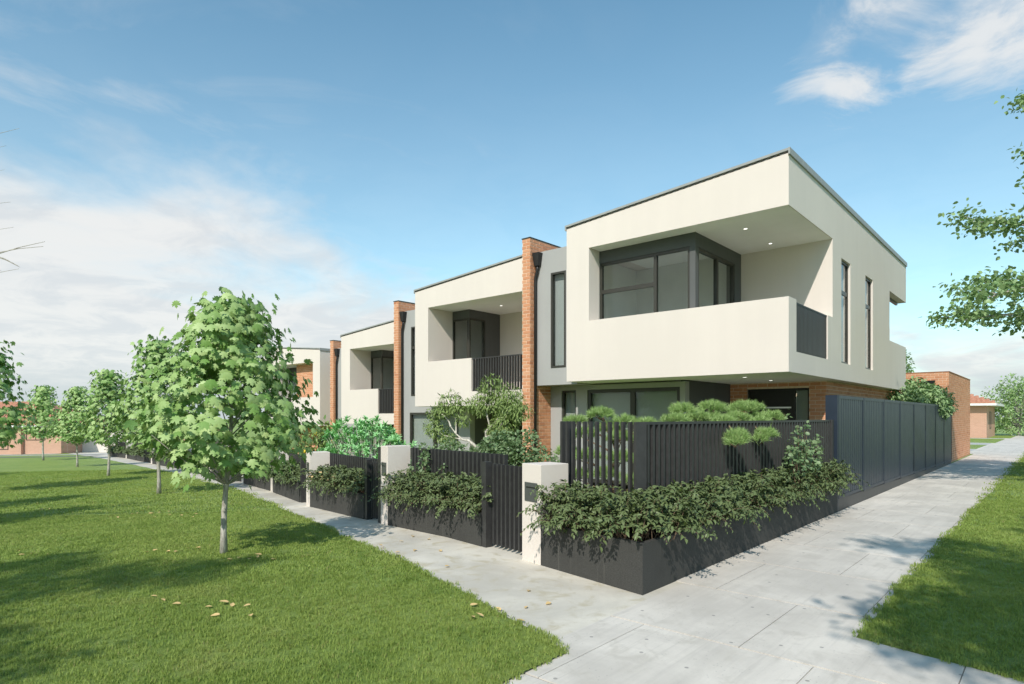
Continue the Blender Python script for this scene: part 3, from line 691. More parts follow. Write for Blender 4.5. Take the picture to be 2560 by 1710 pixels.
def house_row(X0, Y0, dz, W, label, seed, detail, low):
    root = empty('townhouse', (X0, Y0, dz)); woff = (X0, Y0, dz)
    tag(root, label, 'townhouse', 'stepped row of townhouses')
    D, zb, zs, zp, zf = 10.5, 2.52, 5.57, 3.898, 2.93
    r0 = 6.115; r1 = r0+.0765*W; lim = [300]; rd = 1.03; px = 2.515; fx = 1.40; bk = 2.44
    m_ = MB(); m_.prism([(0, 0), (W, 0), (W, D), (0, D)], zs, [r0, r1, r1, r0]); m_.build('fascia', 'cream', root)
    m_ = MB(); m_.box(.63, W-.001, .02, bk+.2, zs-.006, zs-.001); m_.build('balcony_ceiling', 'soffit', root)
    m_ = MB(); m_.box(0, .626, 0, rd, zf, zs); m_.box(0, .2, rd, D, zf, zs-.001); m_.build('upper_wall', 'cream', root)
    m_ = MB(); m_.box(0, W, .0, D, zb, zf); m_.build('floor_band', 'cream', root)
    m_ = MB(); m_.box(.626, px, 0, .2, zf, zp); m_.build('parapet', 'cream', root)
    m_ = MB(); m_.box(.02, W-.02, .02, 5, zb-.005, zb-.001); m_.build('porch_ceiling', 'soffit', root)
    m_ = MB(); m_.box(fx, 4.05, bk, bk+.2, zf, zs-.001); m_.box(4.05, W, bk, bk+.2, 5.0, zs-.001); m_.box(W-.12, W, bk, bk+.2, zf, 5.0); m_.build('balcony_wall', 'cream', root)
    window(root, 'F', bk, 4.05, W-.12, zf+.01, 5.0, fw=.07, rec=.02, name='balcony_door', blind=True)
    rail(root, 'F', .03, px, W, zf, 3.89, sp=.1, sw=.035, sd=.06)
    # glass corner under a dark bulkhead
    m_ = MB(); m_.box(.626, fx, rd, rd+.18, 5.30, zs-.002); m_.box(fx-.18, fx, rd+.18, bk, 5.30, zs-.002); m_.box(fx-.18, fx, 1.75, bk, zf, 5.30)
    m_.build('bay_wall', 'dark', root)
    window(root, 'F', rd, .626, fx-.07, zf+.01, 5.30, fw=.05, rec=.004, dp=.07)
    window(root, 'S', fx, rd+.002, 1.75, zf+.01, 5.30, fw=.05, rec=.004, dp=.07)
    m_ = MB(); m_.box(.21, fx-.19, 3.3, 3.4, zf, zs-.01); m_.box(.201, .28, rd+.2, 3.3, zf, zs-.01); m_.box(.3, fx-.2, rd+.2, 3.3, zf+.001, zf+.02); m_.box(fx-.17, fx-.09, bk+.21, 3.3, zf, zs-.01); m_.build('room_wall', 'interior', root)
    downlight(root, 2.59, 1.2, zs-.006)
    roof_sheet(root, 0, W, 0, D, r0, r1)
    # grey link wall running down to the ground, slot window above a wide window
    lx0 = -1.91; gt = 5.86; wx0, wx1 = -1.47, -.99; gl = rd+.02; b0, b1, bt = -1.55, .885, 2.336
    m_ = MB()
    m_.box(lx0, wx0, gl, gl+.22, bt, gt); m_.box(wx1, -.001, gl, gl+.22, bt, gt); m_.box(wx0, wx1, gl, gl+.22, bt, 2.91); m_.box(wx0, wx1, gl, gl+.22, 5.28, gt)
    m_.box(lx0, b0, gl, gl+.22, low, bt); m_.box(b1, 1.394, gl, gl+.22, low, zb-.006); m_.box(-.001, b1, gl, gl+.22, bt, zb-.006)
    m_.box(lx0, -.001, gl+.22, D-.5, gt-.3, gt-.05); m_.box(lx0, -.001, gl+.22, D-.5, 2.5, 2.8); m_.build('link_wall', 'grey', root)
    window(root, 'F', gl, wx0, wx1, 2.91, 5.28, fw=.05, rec=-.012, dp=.1, trans=((wx0, wx1, 4.56),), blind=True)
    window(root, 'F', gl, b0, b1, .15, bt, mull=(-.29,), fw=.07, rec=.0, dp=.1, bars=.08, blind=True)
    m_ = MB(); m_.box(lx0+.1, -.01, 2.6, 2.7, 2.81, gt-.31); m_.box(lx0+.01, 1.2, 2.9, 3.0, low, zb-.01); m_.build('stair_wall', 'interior', root)
    m_ = MB(); m_.box(1.194, 1.394, gl+.22, 3.6, low, zb-.006); m_.build('porch_wall', 'dark', root)
    m_ = MB(); m_.box(1.394, W, 3.6, 3.8, low, zb-.006); m_.build('entry_wall', 'bricktexo', root)
    m_ = MB(); m_.box(1.6, 3.4, 3.55, 3.598, -.2, 2.3); m_.build('entry_door', 'black', root)
    m_ = MB(); m_.box(lx0+.05, W-.05, 4.2, D-.6, low, zb-.1); m_.box(.25, W-.05, 4.2, D-.4, zf+.1, zs-.1); m_.build('rear_wall', 'grey', root)
    fin(root, 0, lx0-.26, lx0, .84, 8.0, 6.204, low, detail, seed, lim, gl, gl, woff, gt, gt)
    downpipe(root, lx0+.012, gl, 5.83, low+.2)
    return root

def house_mirror(X1, Y0, dz, label):
    """next house along, handed the other way: its right flank is exposed"""
    root = empty('townhouse', (X1, Y0, dz)); tag(root, label, 'townhouse', 'stepped row of townhouses')
    W, D, zb, zs, zp, zf = 5.4, 10.0, 2.52, 5.57, 3.898, 2.93; r0 = 6.10; r1 = r0+.085*W; low = -1.2
    m_ = MB(); m_.prism([(-W, 0), (0, 0), (0, D), (-W, D)], zs, [r1, r0, r0, r1]); m_.build('fascia', 'cream', root)
    m_ = MB(); m_.box(-.62, 0, 0, .44, zf, zs); m_.box(-.25, 0, .44, D, zf, zs-.001); m_.box(-W, -W+.4, 0, D, zf, zs-.001); m_.build('upper_wall', 'cream', root)
    m_ = MB(); m_.box(-W, 0, 0, D, zb, zf); m_.build('floor_band', 'cream', root)
    m_ = MB(); m_.box(-2.6, -.62, 0, .2, zf, zp); m_.build('parapet', 'cream', root)
    m_ = MB(); m_.box(-W+.4, -.62, .02, 2.0, zs-.006, zs-.001); m_.build('balcony_ceiling', 'soffit', root)
    rail(root, 'F', .03, -W+.4, -2.6, zf, 3.89, sp=.12, sw=.04, sd=.06)
    m_ = MB(); m_.box(-2.9, -.62, .446, .65, zf, zs-.007); bwall = m_.build('balcony_wall', 'mortar', root)
    bricks(bwall, 'F', .44, -2.9, -.62, zf, zs-.01, seed=31, limit=[300], world_off=(X1, Y0, dz))
    m_ = MB(); m_.box(-W+.4, -2.9, 1.2, 1.4, 5.2, zs-.007); m_.build('bay_wall', 'dark', root)
    window(root, 'F', 1.2, -W+.4, -2.9, zf, 5.2, mull=(-4.0,), rec=0, blind=True)
    m_ = MB(); m_.box(-W+.1, -.5, 1.1, 1.3, low, zb-.001); m_.box(-.5, -.3, 1.1, D, low, zb-.001); gf = m_.build('ground_floor_wall', 'mortar', root)
    bricks(gf, 'F', 1.094, -W+.1, -.5, .2, zb-.003, holes=((-1.9, -.85, -9, 2.3),), seed=33, limit=[0])
    m_ = MB(); m_.box(-1.9, -.85, 1.03, 1.093, low, 2.3); m_.build('entry_door', 'black', root)
    m_ = MB(); m_.box(-.3, 1.3, 3.0, 3.2, low, zb-.01); m_.build('side_wall', 'dark', root)
    roof_sheet(root, -W, 0, 0, D, r1, r0)
    return root
house_corner()
house_row(-12.33, 7.45, -.506, 5.005, 'second townhouse from the corner, cream box behind the pale branching tree', 41, .9, -.9)
house_row(-19.43, 9.40, -1.12, 4.93, 'third townhouse from the corner, behind the bright green shrub', 61, 1.2, -1.0)
house_mirror(-23.1, 10.65, -1.273, 'farthest townhouse of the row, mostly hidden by the nearest maple')

# brick garage at the end of the blue fence
def garage():
    root = empty('brick_garage', (-.10, 22.2, 0)); tag(root, 'flat orange brick garage at the end of the blue steel fence', 'garage')
    m_ = MB(); m_.box(-6, -.006, .006, 7.0, -.2, 3.325); w = m_.build('wall', 'mortar', root)
    lim = [300]
    bricks(w, 'S', 0, 0, 7.0, .0, 3.33, seed=71, limit=lim, world_off=(-.1, 22.2, 0), shift=.03)
    bricks(w, 'F', 0, -3.4, -.001, 1.7, 3.33, seed=72, limit=[140], world_off=(-.1, 22.2, 0), shift=.05)
    m_ = MB(); m_.box(-6.02, .02, -.02, 7.02, 3.331, 3.345); m_.build('capping', 'brickfar', root)
    m_ = MB(); b = [(-.78, -.16), (-.40, -.16), (-.40, -.003), (-.78, -.003)]; c = [(-.70, -.14), (-.48, -.14), (-.48, -.003), (-.70, -.003)]
    m_.v = [(p[0], p[1], 3.02) for p in b]+[(p[0], p[1], 2.68) for p in c]; m_.f = [(0, 1, 2, 3), (7, 6, 5, 4)]+[(k, 4+k, 4+(k+1) % 4, (k+1) % 4) for k in range(4)]
    m_.build('rain_head', 'black', root)
    m_ = MB(); m_.tube([(-.59, -.08, 2.7), (-.59, -.08, .1)], .045, 8); m_.build('downpipe', 'black', root, True)
garage()

# ------------------------------------------------------------------ blue steel side fence
def blue_fence():
    root = empty('steel_side_fence', (0, 6.9, 0)); tag(root, 'tall blue grey steel panel fence along the side footpath', 'fence')
    y0, y1 = 0.0, 15.2; n = 8; pw = (y1-y0)/n
    pb = lambda y: .236-.0102*y            # panels run down to meet the path
    m_ = MB(); m_.prism([(-.10, 0), (-.012, 0), (-.012, y1), (-.10, y1)], -.05, [pb(0)-.01, pb(0)-.01, pb(y1)-.01, pb(y1)-.01]); m_.build('plinth', 'char', root)
    bt = 2.08; slat = {}
    for i in range(n):
        a, b = y0+i*pw+.024, y0+(i+1)*pw-.024; zb = pb((a+b)/2)
        m_ = MB(); m_.box(-.055, 0, a, b, bt-.06, bt); m_.box(-.055, 0, a, b, zb, zb+.06); m_.box(-.055, 0, a, a+.05, zb+.06, bt-.06); m_.box(-.055, 0, b-.05, b, zb+.06, bt-.06)
        p = m_.build('fence_panel', 'navy', root)
        nb = 11; bw = (b-a-.1)/nb
        for k in range(nb):
            q = MB(); c = a+.05+k*bw; q.box(-.05, -.010, c+.011, c+bw-.011, zb+.06, bt-.06)
            q.box(-.05, -.047, c-.011, c+.011, zb+.06, bt-.06); q.build('board', 'navy', p)
        m_ = MB(); m_.box(-.09, -.045, b+.001, b+.047, .0, bt-.02); m_.build('fence_post', 'char', root)
    m_ = MB(); m_.box(-.20, -.001, -.06, .0, -.05, bt); m_.build('end_post', 'navy', root)
blue_fence()

# ------------------------------------------------------------------ front boundary
def slat_run(root, p0, p1, zb0, zb1, zt0, zt1, sp=.104, w=.04, d=.065, mat='char', name='slat', rails=(.12, .75)):
    if p1[0] < p0[0]-.05: p0, p1, zb0, zb1, zt0, zt1 = p1, p0, zb1, zb0, zt1, zt0
    v = Vector((p1[0]-p0[0], p1[1]-p0[1])); L_ = v.length; u = v/L_; ang = math.atan2(u.y, u.x); n = max(2, round(L_/sp))
    me = None
    for i in range(n):
        t = (i+.5)/n; zb, zt = zb0+(zb1-zb0)*t, zt0+(zt1-zt0)*t
        if me is None: q = MB(); q.box(-w/2, w/2, 0, d, 0, 1); me = q.mesh(name); me.materials.append(M[mat])
        o = link(name, me, root); o.location = (p0[0]+v.x*t, p0[1]+v.y*t, zb); o.rotation_euler = (0, 0, ang); o.scale = (1, 1, zt-zb)
    for rr in rails:
        m_ = MB(); nrm = Vector((-u.y, u.x))*(d+.001); q0 = (p0[0]+nrm.x, p0[1]+nrm.y); q1 = (p1[0]+nrm.x, p1[1]+nrm.y)
        za, zc = zb0+(zt0-zb0)*rr, zb1+(zt1-zb1)*rr
        m_.seg(q0, q1, .03, za, za+.04, 1, zc, zc+.04); m_.build('rail', mat, root)
def pillar(pR, pL, h, label, dp=.42, face_plate=True):
    c = Vector(((pR[0]+pL[0])/2, (pR[1]+pL[1])/2)); v = Vector((pR[0]-pL[0], pR[1]-pL[1])); w = v.length; ang = math.atan2(v.y, v.x); zg = ter(c.x)
    root = empty('letterbox_pillar', (c.x, c.y, zg), ang); tag(root, label, 'pillar', 'letterbox pillars along the front fences')
    m_ = MB(); m_.box(-w/2, w/2, 0, dp, -.1, h); m_.build('pillar_body', 'cream', root, bevel=.006)
    if face_plate:
        m_ = MB(); pw = w*.66; m_.box(-pw/2, pw/2, -.008, .002, h*.62, h*.62+.22); pl = m_.build('letterbox', 'plate', root)
        m_ = MB(); m_.box(-pw*.36, pw*.36, -.0095, -.006, h*.62+.155, h*.62+.170); m_.build('mail_slot', 'black', pl)
    return root
def planter_box(poly_front, depth_, h, label, ret=None):
    """poly_front: right end, left end of the front face"""
    pR, pL = poly_front; v = Vector((pL[0]-pR[0], pL[1]-pR[1])).normalized(); n = Vector((v.y, -v.x))   # n into the lot
    if n.y < 0: n = -n
    root = empty('planter', (pR[0], pR[1], ter(pR[0]))); tag(root, label, 'planter', 'charcoal planters along the front fences')
    L_ = math.dist(pR, pL); dzL = ter(pL[0])-ter(pR[0]); t = .06
    a = Vector((0, 0)); b = v*L_
    m_ = MB(); m_.seg(tuple(a), tuple(b), t, -.06, h, -1 if (Vector((-v.y, v.x)).dot(n) < 0) else 1, -.06+dzL, h+dzL*.5); m_.build('wall', 'planter', root)
    s = MB(); i0, i1 = a+n*t, b+n*t; o0, o1 = a+n*depth_, b+n*depth_
    s.prism([tuple(i0), tuple(i1), tuple(o1), tuple(o0)] if True else None, -.2+dzL, [h-.05, h-.05+dzL*.5, h-.05+dzL*.5, h-.05]); s.build('soil', 'soil', root)
    return root
def gate(pR, pL, h, label, hinge_post=True):
    zg = ter((pR[0]+pL[0])/2); root = empty('gate', (pR[0], pR[1], zg)); tag(root, label, 'gate', 'slatted front gates')
    q = (pL[0]-pR[0], pL[1]-pR[1]); v = Vector(q).normalized(); n = Vector((-v.y, v.x)); n = n if n.y > 0 else -n
    L_ = Vector(q).length; s0 = v*.03+n*.06; s1 = v*(L_-.03)+n*.06; dz = ter(pL[0])-ter(pR[0])
    slat_run(root, tuple(s0), tuple(s1), .05, .05+dz, h, h+dz, sp=.088, w=.03, d=.05, rails=(.08, .86))
    if hinge_post:
        m_ = MB(); c = v*(L_+.0)
        m_.prism([tuple(c), tuple(c+v*.10), tuple(c+v*.10+n*.10), tuple(c+n*.10)][::-1], -.1, h+.02); m_.build('gate_post', 'char', root)
    m_ = MB(); c = v*(.10)+n*.13; m_.box(c.x-.05, c.x+.05, c.y, c.y+.05, h-.12, h-.02); m_.build('latch', 'black', root)
    return root
NP = lambda p, q, d: (p[0]+q[0]*d, p[1]+q[1]*d)

# corner planter (wraps the corner), slatted corner fence inside it
def corner_boundary():
    root = empty('planter', (0, 0, 0)); tag(root, 'long charcoal corner planter wrapping from the front to the side footpath', 'planter', 'charcoal planters along the front fences')
    h = .49; t = .06
    m_ = MB(); v = Vector((-1.476, .293)).normalized(); n = Vector((.293, 1.476)).normalized()
    a = Vector((0, 0)); b = Vector((-1.476, .293))
    m_.prism([tuple(a), (-t, t*1.05+.01), tuple(b+n*t), tuple(b)], -.1, h); m_.build('front_wall', 'planter', root)
    m_ = MB(); m_.prism([(-.0, 0), (0, 6.84), (-t, 6.84), (-t, t*1.05+.01)], -.1, h); m_.build('side_wall', 'planter', root)
    m_ = MB(); m_.prism([(-t, .07), (-t, 6.84), (-.16, 6.84), (-.5, .66), (-1.476, .84), tuple(b+n*t)], .1, h-.05); m_.build('soil', 'soil', root)
    f = empty('slatted_fence', (-.42, .6, 0)); tag(f, 'tall charcoal slatted fence around the corner garden with pines behind', 'fence', 'charcoal slatted front fences')
    zt = 1.64; zb = .40
    # corner post, front run, side run
    m_ = MB(); d1 = Vector((-.979, .204)); n1 = Vector((.204, .979)); m_.prism([(0, 0), (.06, .12), (-.06, .16), tuple(d1*.035)], zb-.2, zt); m_.build('corner_post', 'char', f)
    slat_run(f, (-.05, .012), (-1.14, .24), zb, zb, zt, zt, sp=.105, w=.032, d=.04, rails=(.1,))
    m_ = MB(); e = d1*1.186; m_.prism([tuple(e), tuple(e+d1*.04), tuple(e+d1*.04+n1*.17), tuple(e+n1*.17)][::-1], zb-.3, zt); m_.build('end_post', 'char', f)
    s0, s1 = (.045, .13), (.345, 6.1)
    slat_run(f, s0, s1, zb, zb, zt-.03, zt-.03, sp=.108, w=.04, d=.07, rails=(.1,))
    m_ = MB(); m_.seg(s0, s1, .074, zt-.03, zt, 1); m_.build('top_rail', 'char', f)
    m_ = MB(); m_.box(.30, .37, 6.1, 6.2, zb-.3, zt); m_.build('side_end_post', 'char', f)
corner_boundary()
pillar((-1.476, .293), (-1.823, .371), 1.145, 'cream letterbox pillar beside the corner planter, nearest of the pillars')
gate((-1.83, .40), (-2.60, .56), 1.09, 'slatted charcoal gate beside the nearest letterbox pillar')
SEG = []   # (planter right, planter left, fence top height, label)
def lot(gR, pR, pL, ph, fence_h, lab, plh=.44, gate_to=None, slat_sp=.104):
    """planter from gR to pR with a slatted fence behind it"""
    planter_box((gR, pR), .62, plh, lab['planter'])
    v = Vector((pR[0]-gR[0], pR[1]-gR[1])).normalized(); n = Vector((-v.y, v.x)); n = n if n.y > 0 else -n
    a = (gR[0]+n.x*.42, gR[1]+n.y*.42); b = (pR[0]+n.x*.42, pR[1]+n.y*.42); zr = ter(gR[0])
    f = empty('slatted_fence', (a[0], a[1], zr)); tag(f, lab['fence'], 'fence', 'charcoal slatted front fences')
    zt = fence_h+ter(pR[0])-zr
    slat_run(f, (0, 0), (b[0]-a[0], b[1]-a[1]), .3, .3, zt, zt, sp=slat_sp, w=.042, d=.06)
    if pL: pillar(pR, pL, ph, lab['pillar'])
lot((-2.70, .57), (-5.222, .986), (-5.468, 1.033), 1.286, 1.25, dict(planter='charcoal planter between the first gate and the second pillar', fence='slatted fence in front of the pale branching tree', pillar='second letterbox pillar from the corner, taller, with hedge spilling past it'))
gate((-5.50, 1.06), (-6.06, 1.18), 1.02, 'slatted gate left of the second letterbox pillar')
m_ = MB(); tag(m_.prism([(-5.48, 1.045), (-5.60, 1.075), (-5.56, 1.20), (-5.44, 1.17)][::-1], ter(-5.5)-.1, 1.19).build('fence_post', 'char'), 'tall charcoal post against the second letterbox pillar', 'post')
lot((-6.17, 1.19), (-8.913, 1.768), (-9.25, 1.88), 1.154, 1.12, dict(planter='charcoal planter scattered with dry leaves before the bright green shrub', fence='slatted fence in front of the bright green shrub', pillar='third letterbox pillar from the corner'))
gate((-9.27, 1.90), (-9.85, 2.10), .98, 'narrow slatted gate left of the third letterbox pillar')
lot((-9.96, 2.12), (-13.159, 3.152), (-13.55, 3.29), 1.133, 1.08, dict(planter='charcoal planter below the lemon hanging over the fence', fence='slatted fence with a lemon branch hanging over it', pillar='fourth letterbox pillar from the corner'))
lot((-13.58, 3.31), (-17.419, 4.34), (-17.8, 4.45), 1.10, 1.0, dict(planter='charcoal planter just right of the nearest maple trunk', fence='slatted fence in front of the lemon tree, right of the near maple trunk', pillar='fifth letterbox pillar from the corner, right beside the maple foliage'))
gate((-17.83, 4.47), (-18.7, 4.64), 1.0, 'slatted gate just right of the near maple trunk')
lot((-18.8, 4.66), (-22.2, 5.29), (-22.55, 5.36), 1.1, 1.0, dict(planter='charcoal planter hidden behind the low foliage of the near maple', fence='slatted fence behind the low foliage of the near maple', pillar='sixth letterbox pillar, behind the near maple foliage'), slat_sp=.13)
gate((-22.6, 5.38), (-23.5, 5.55), 1.0, 'slatted gate behind the near maple foliage')
lot((-23.6, 5.57), (-28.2, 6.48), (-28.6, 6.56), 1.15, 1.05, dict(planter='charcoal planter with hedge left of the near maple trunk', fence='slatted fence left of the near maple trunk', pillar='pale pillar just left of the near maple trunk'), slat_sp=.15)
gate((-28.65, 6.58), (-30.1, 6.84), 1.1, 'slatted gate between the two nearest maple trunks')
lot((-30.2, 6.86), (-36.5, 7.94), (-36.95, 8.02), 1.2, 1.1, dict(planter='low charcoal planter behind the second maple trunk', fence='slatted fence behind the second maple trunk', pillar='pale pillar behind the second maple trunk'), slat_sp=.18)
gate((-37, 8.03), (-39.3, 8.42), 1.15, 'farthest slatted gate, left of the second maple trunk')
lot((-39.4, 8.44), (-47.3, 9.87), (-47.8, 9.96), 1.2, 1.2, dict(planter='far charcoal planter between the second and third maple trunks', fence='far slatted fence between the second and third maple trunks', pillar='farthest pale pillar between the maple trunks'), slat_sp=.22)
lot((-47.9, 9.98), (-53.8, 10.61), None, 1.2, 1.2, dict(planter='last charcoal planter at the far end of the street footpath', fence='last slatted fence at the far end of the street footpath'), slat_sp=.24)

# ------------------------------------------------------------------ leaves
def tri_fan(out, center): 
    n = len(out); V = [center]+out; F = [(0, i+1, (i+1) % n+1) for i in range(n)]
    return np.array(V, float), np.array(F, int)
def t_ovate(w=.46, fold=.10, droop=.10):
    V = [(0, 0, 0), (0, .38, -.02), (0, .75, -.05-droop*.4), (0, 1, -.07-droop), (-w*.42, .18, fold*.6), (-w*.5, .45, fold), (-w*.28, .75, fold*.5-droop*.4), (w*.42, .18, fold*.6), (w*.5, .45, fold), (w*.28, .75, fold*.5-droop*.4)]
    F = [(0, 1, 4), (4, 1, 5), (1, 2, 5), (5, 2, 6), (2, 3, 6), (0, 7, 1), (7, 8, 1), (1, 8, 2), (8, 9, 2), (2, 9, 3)]
    return np.array(V, float), np.array(F, int)[:, ::-1].copy()
def t_lance(w=.13):
    V = [(0, 0, 0), (-w, .4, .03), (w, .4, .03), (0, 1, -.12), (0, .45, -.02)]
    return np.array(V, float), np.array([(0, 4, 1), (1, 4, 3), (0, 2, 4), (4, 2, 3)], int)[:, ::-1].copy()
def t_round():
    o = [(.42*math.cos(a)*(1+.08*math.cos(3*a)), .5+.46*math.sin(a), .06*math.cos(2*a)) for a in [2*math.pi*i/8 for i in range(8)]]
    return tri_fan(o, (0, .5, -.03))
def t_quad(w=.5):
    V = [(0, 0, 0), (-w/2, .5, .06), (w/2, .5, .06), (0, 1, -.08)]
    return np.array(V, float), np.array([(0, 2, 1), (1, 2, 3)], int)
def t_maple():
    half = [(0, 1.0), (.07, .84), (.19, .80), (.12, .60), (.30, .64), (.50, .74), (.44, .55), (.57, .47), (.34, .34), (.46, .18), (.28, .20), (.16, .06), (0, .10)]
    pts = half+[(-x, y) for x, y in half[-2:0:-1]]
    pts = [(x, y, -.22*(x*x)-.12*max(0, y-.45)-.05*abs(x)) for x, y in pts]
    V, F = tri_fan(pts, (0, .42, .05)); return V, F[:, ::-1].copy()
def scatter(T, pos, axis, up, size):
    """place copies of leaf template T: axis = leaf direction, up = rough normal"""
    V, F = T; pos = np.asarray(pos, float); n = len(pos)
    a = np.asarray(axis, float); a /= np.linalg.norm(a, axis=1, keepdims=True)+1e-9
    u = np.asarray(up, float); x = np.cross(a, u); x /= np.linalg.norm(x, axis=1, keepdims=True)+1e-9
    z = np.cross(x, a); s = np.asarray(size, float).reshape(n, 1, 1)
    W = (V[None, :, 0:1]*x[:, None, :]+V[None, :, 1:2]*a[:, None, :]+V[None, :, 2:3]*z[:, None, :])*s+pos[:, None, :]
    FF = F[None]+(np.arange(n)*len(V))[:, None, None]
    return W.reshape(-1, 3), FF.reshape(-1, 3)
def rnd_unit(rng, n):
    v = rng.normal(size=(n, 3)); return v/np.linalg.norm(v, axis=1, keepdims=True)
def bez(p0, p1, p2, n):
    return [tuple((1-t)**2*a+2*t*(1-t)*b+t*t*c for a, b, c in zip(p0, p1, p2)) for t in [i/(n-1) for i in range(n)]]

# ---- maples along the lawn
def maple_parts(seed, H, rad, crown0, ncl, leaf, per=11, lean=.06):
    rng = np.random.default_rng(seed); tr = MB(); li = MB()
    tp = [(lean*math.sin(t*2.2)*H*.1*(1 if seed % 2 else -1)+.02*math.sin(t*9)-(.16*t if seed == 3 else 0), .02*math.sin(t*7+seed), H*t*.93) for t in np.linspace(0, 1, 12)]
    r0 = .0125*H
    tr.tube(tp, [r0*(1.25 if i == 0 else 1)*(1-.86*(i/11)) for i in range(12)], 9)
    def axis_at(z):
        t = min(max(z/(H*.93), 0), 1)*11; i = min(int(t), 10); f = t-i
        return tuple(a+(b-a)*f for a, b in zip(tp[i], tp[i+1]))
    P, A, U, S = [], [], [], []
    # lobed envelope
    lob = rng.uniform(0, 2*math.pi, 5)
    for k in range(ncl):
        f = (k+.5)/ncl; zz = crown0+(H-crown0)*(f**1.05)*.98
        env = rad*float(np.interp(f, [0, .08, .2, .42, .58, .75, .92, 1], [.40, .8, 1.0, .95, .66, .5, .36, .08]))
        an = k*2.39996+rng.normal()*.35
        env *= 1+.14*math.sin(3*an+lob[0]+f*5)+.16*math.sin(5*an+lob[1]-f*9)
        rr = env*rng.choice([.98, .9, .72, .45], p=[.45, .25, .18, .12])
        c = np.array([rr*math.cos(an), rr*math.sin(an), zz])+np.array(axis_at(zz))*[1, 1, 0]
        # limb from the trunk
        if k % 3 == 0:
            s = axis_at(max(zz-rr*.85-.05*H, crown0*.78)); mid = tuple((np.array(s)+c)/2+np.array([0, 0, -.10*rr]))
            pts = bez(s, mid, tuple(c), 6); li.tube(pts, [r0*.22*(1-.8*i/5)+.002 for i in range(6)], 5, False)
        m = int(per*rng.uniform(.6, 1.4)); spread = leaf*1.15
        for _ in range(m):
            o = rng.normal(size=3)*[spread, spread, spread*.62]; p = c+o
            out = np.array([p[0], p[1], 0]); out /= np.linalg.norm(out)+1e-6
            # leaves hang: axis outward and down, face up-outward
            ax = out*rng.uniform(.1, .75)+rng.normal(size=3)*.30+np.array([0, 0, -rng.uniform(.55, 1.2)])
            up = out*1.0+np.array([0, 0, .75])+rng.normal(size=3)*.30
            P.append(p); A.append(ax); U.append(up); S.append(leaf*rng.uniform(.7, 1.25))
    return tr, li, np.array(P), np.array(A), np.array(U), np.array(S)
TM = t_maple()
def maple(seed, H, rad, crown0, ncl, leaf, loc, label, rz=0, per=11, single=0, group='young maples along the lawn'):
    tr, li, P, A, U, S = maple_parts(seed, H, rad, crown0, ncl, leaf, per)
    root = empty('maple_tree', loc, rz); tag(root, label, 'tree', group)
    tr.build('trunk', 'bark', root, True); li.build('limbs', 'bark', root, True)
    if single:
        c, s_ = math.cos(-rz), math.sin(-rz); d = CAM-Vector(loc); cl = np.array([d.x*c-d.y*s_, d.x*s_+d.y*c, d.z])
        order = np.argsort(np.linalg.norm(P-cl, axis=1)); near, rest = order[:single], order[single:]
    else: near, rest = [], np.arange(len(P))
    V, F = scatter(TM, P[rest], A[rest], U[rest], S[rest]); crown = link('crown', np_mesh('maple_crown', V, F, 'maple'), root)
    crown['kind'] = 'stuff'
    if single:
        V, F = TM; me = np_mesh('maple_leaf', V, F, 'maple')
        for i in near:
            a = Vector(A[i]).normalized(); x = a.cross(Vector(U[i])).normalized(); z = x.cross(a)
            o = link('leaf', me, crown); o.matrix_local = Matrix.Translation(Vector(P[i])) @ Matrix((x, a, z)).transposed().to_4x4() @ Matrix.Scale(float(S[i]), 4)
    return root
m1 = maple(3, 3.28, .93, 1.14, 108, .122, (-4.982, -1.752, ter(-4.98)), 'nearest young maple on the lawn, in front of the farthest townhouse', R(235), per=26, single=300)
m2 = maple(8, 4.3, 1.0, 1.45, 110, .15, (-15.793, 1.184, ter(-15.8)), 'second maple from the camera, just left of the nearest maple', R(10), per=20)
m3 = maple(12, 4.4, 1.0, 1.5, 110, .15, (-26.823, 3.05, ter(-26.8)), 'third maple along the lawn', 0, per=20)
for (x, y, rz, sc, lab) in ((-37.058, 4.412, 130, .98, 'fourth maple along the lawn, its trunk before the pale wall'), (-50.22, 5.584, 220, 1.18, 'farthest maple, its trunk before the brick bungalow')):
    c = copy_tree(m3); c.location = (x, y, ter(x)); c.rotation_euler = (0, 0, R(rz)); c.scale = (sc, sc, sc); c['label'] = lab
for (x, y, rz, sc, lab) in ((-22.25, -1.72, 75, 1.15, 'maple cut off by the left edge of the picture'), (-11.4, -6.6, 190, 1.15, 'maple outside the left edge that shades the middle of the lawn'), (-15.5, -5.4, 20, 1.1, 'maple outside the left edge behind the shading maple'), (-31.5, -4.2, 300, 1.1, 'far maple outside the left edge of the picture')):
    c = copy_tree(m2); c.location = (x, y, ter(x)); c.rotation_euler = (0, 0, R(rz)); c.scale = (sc, sc, sc); c['label'] = lab

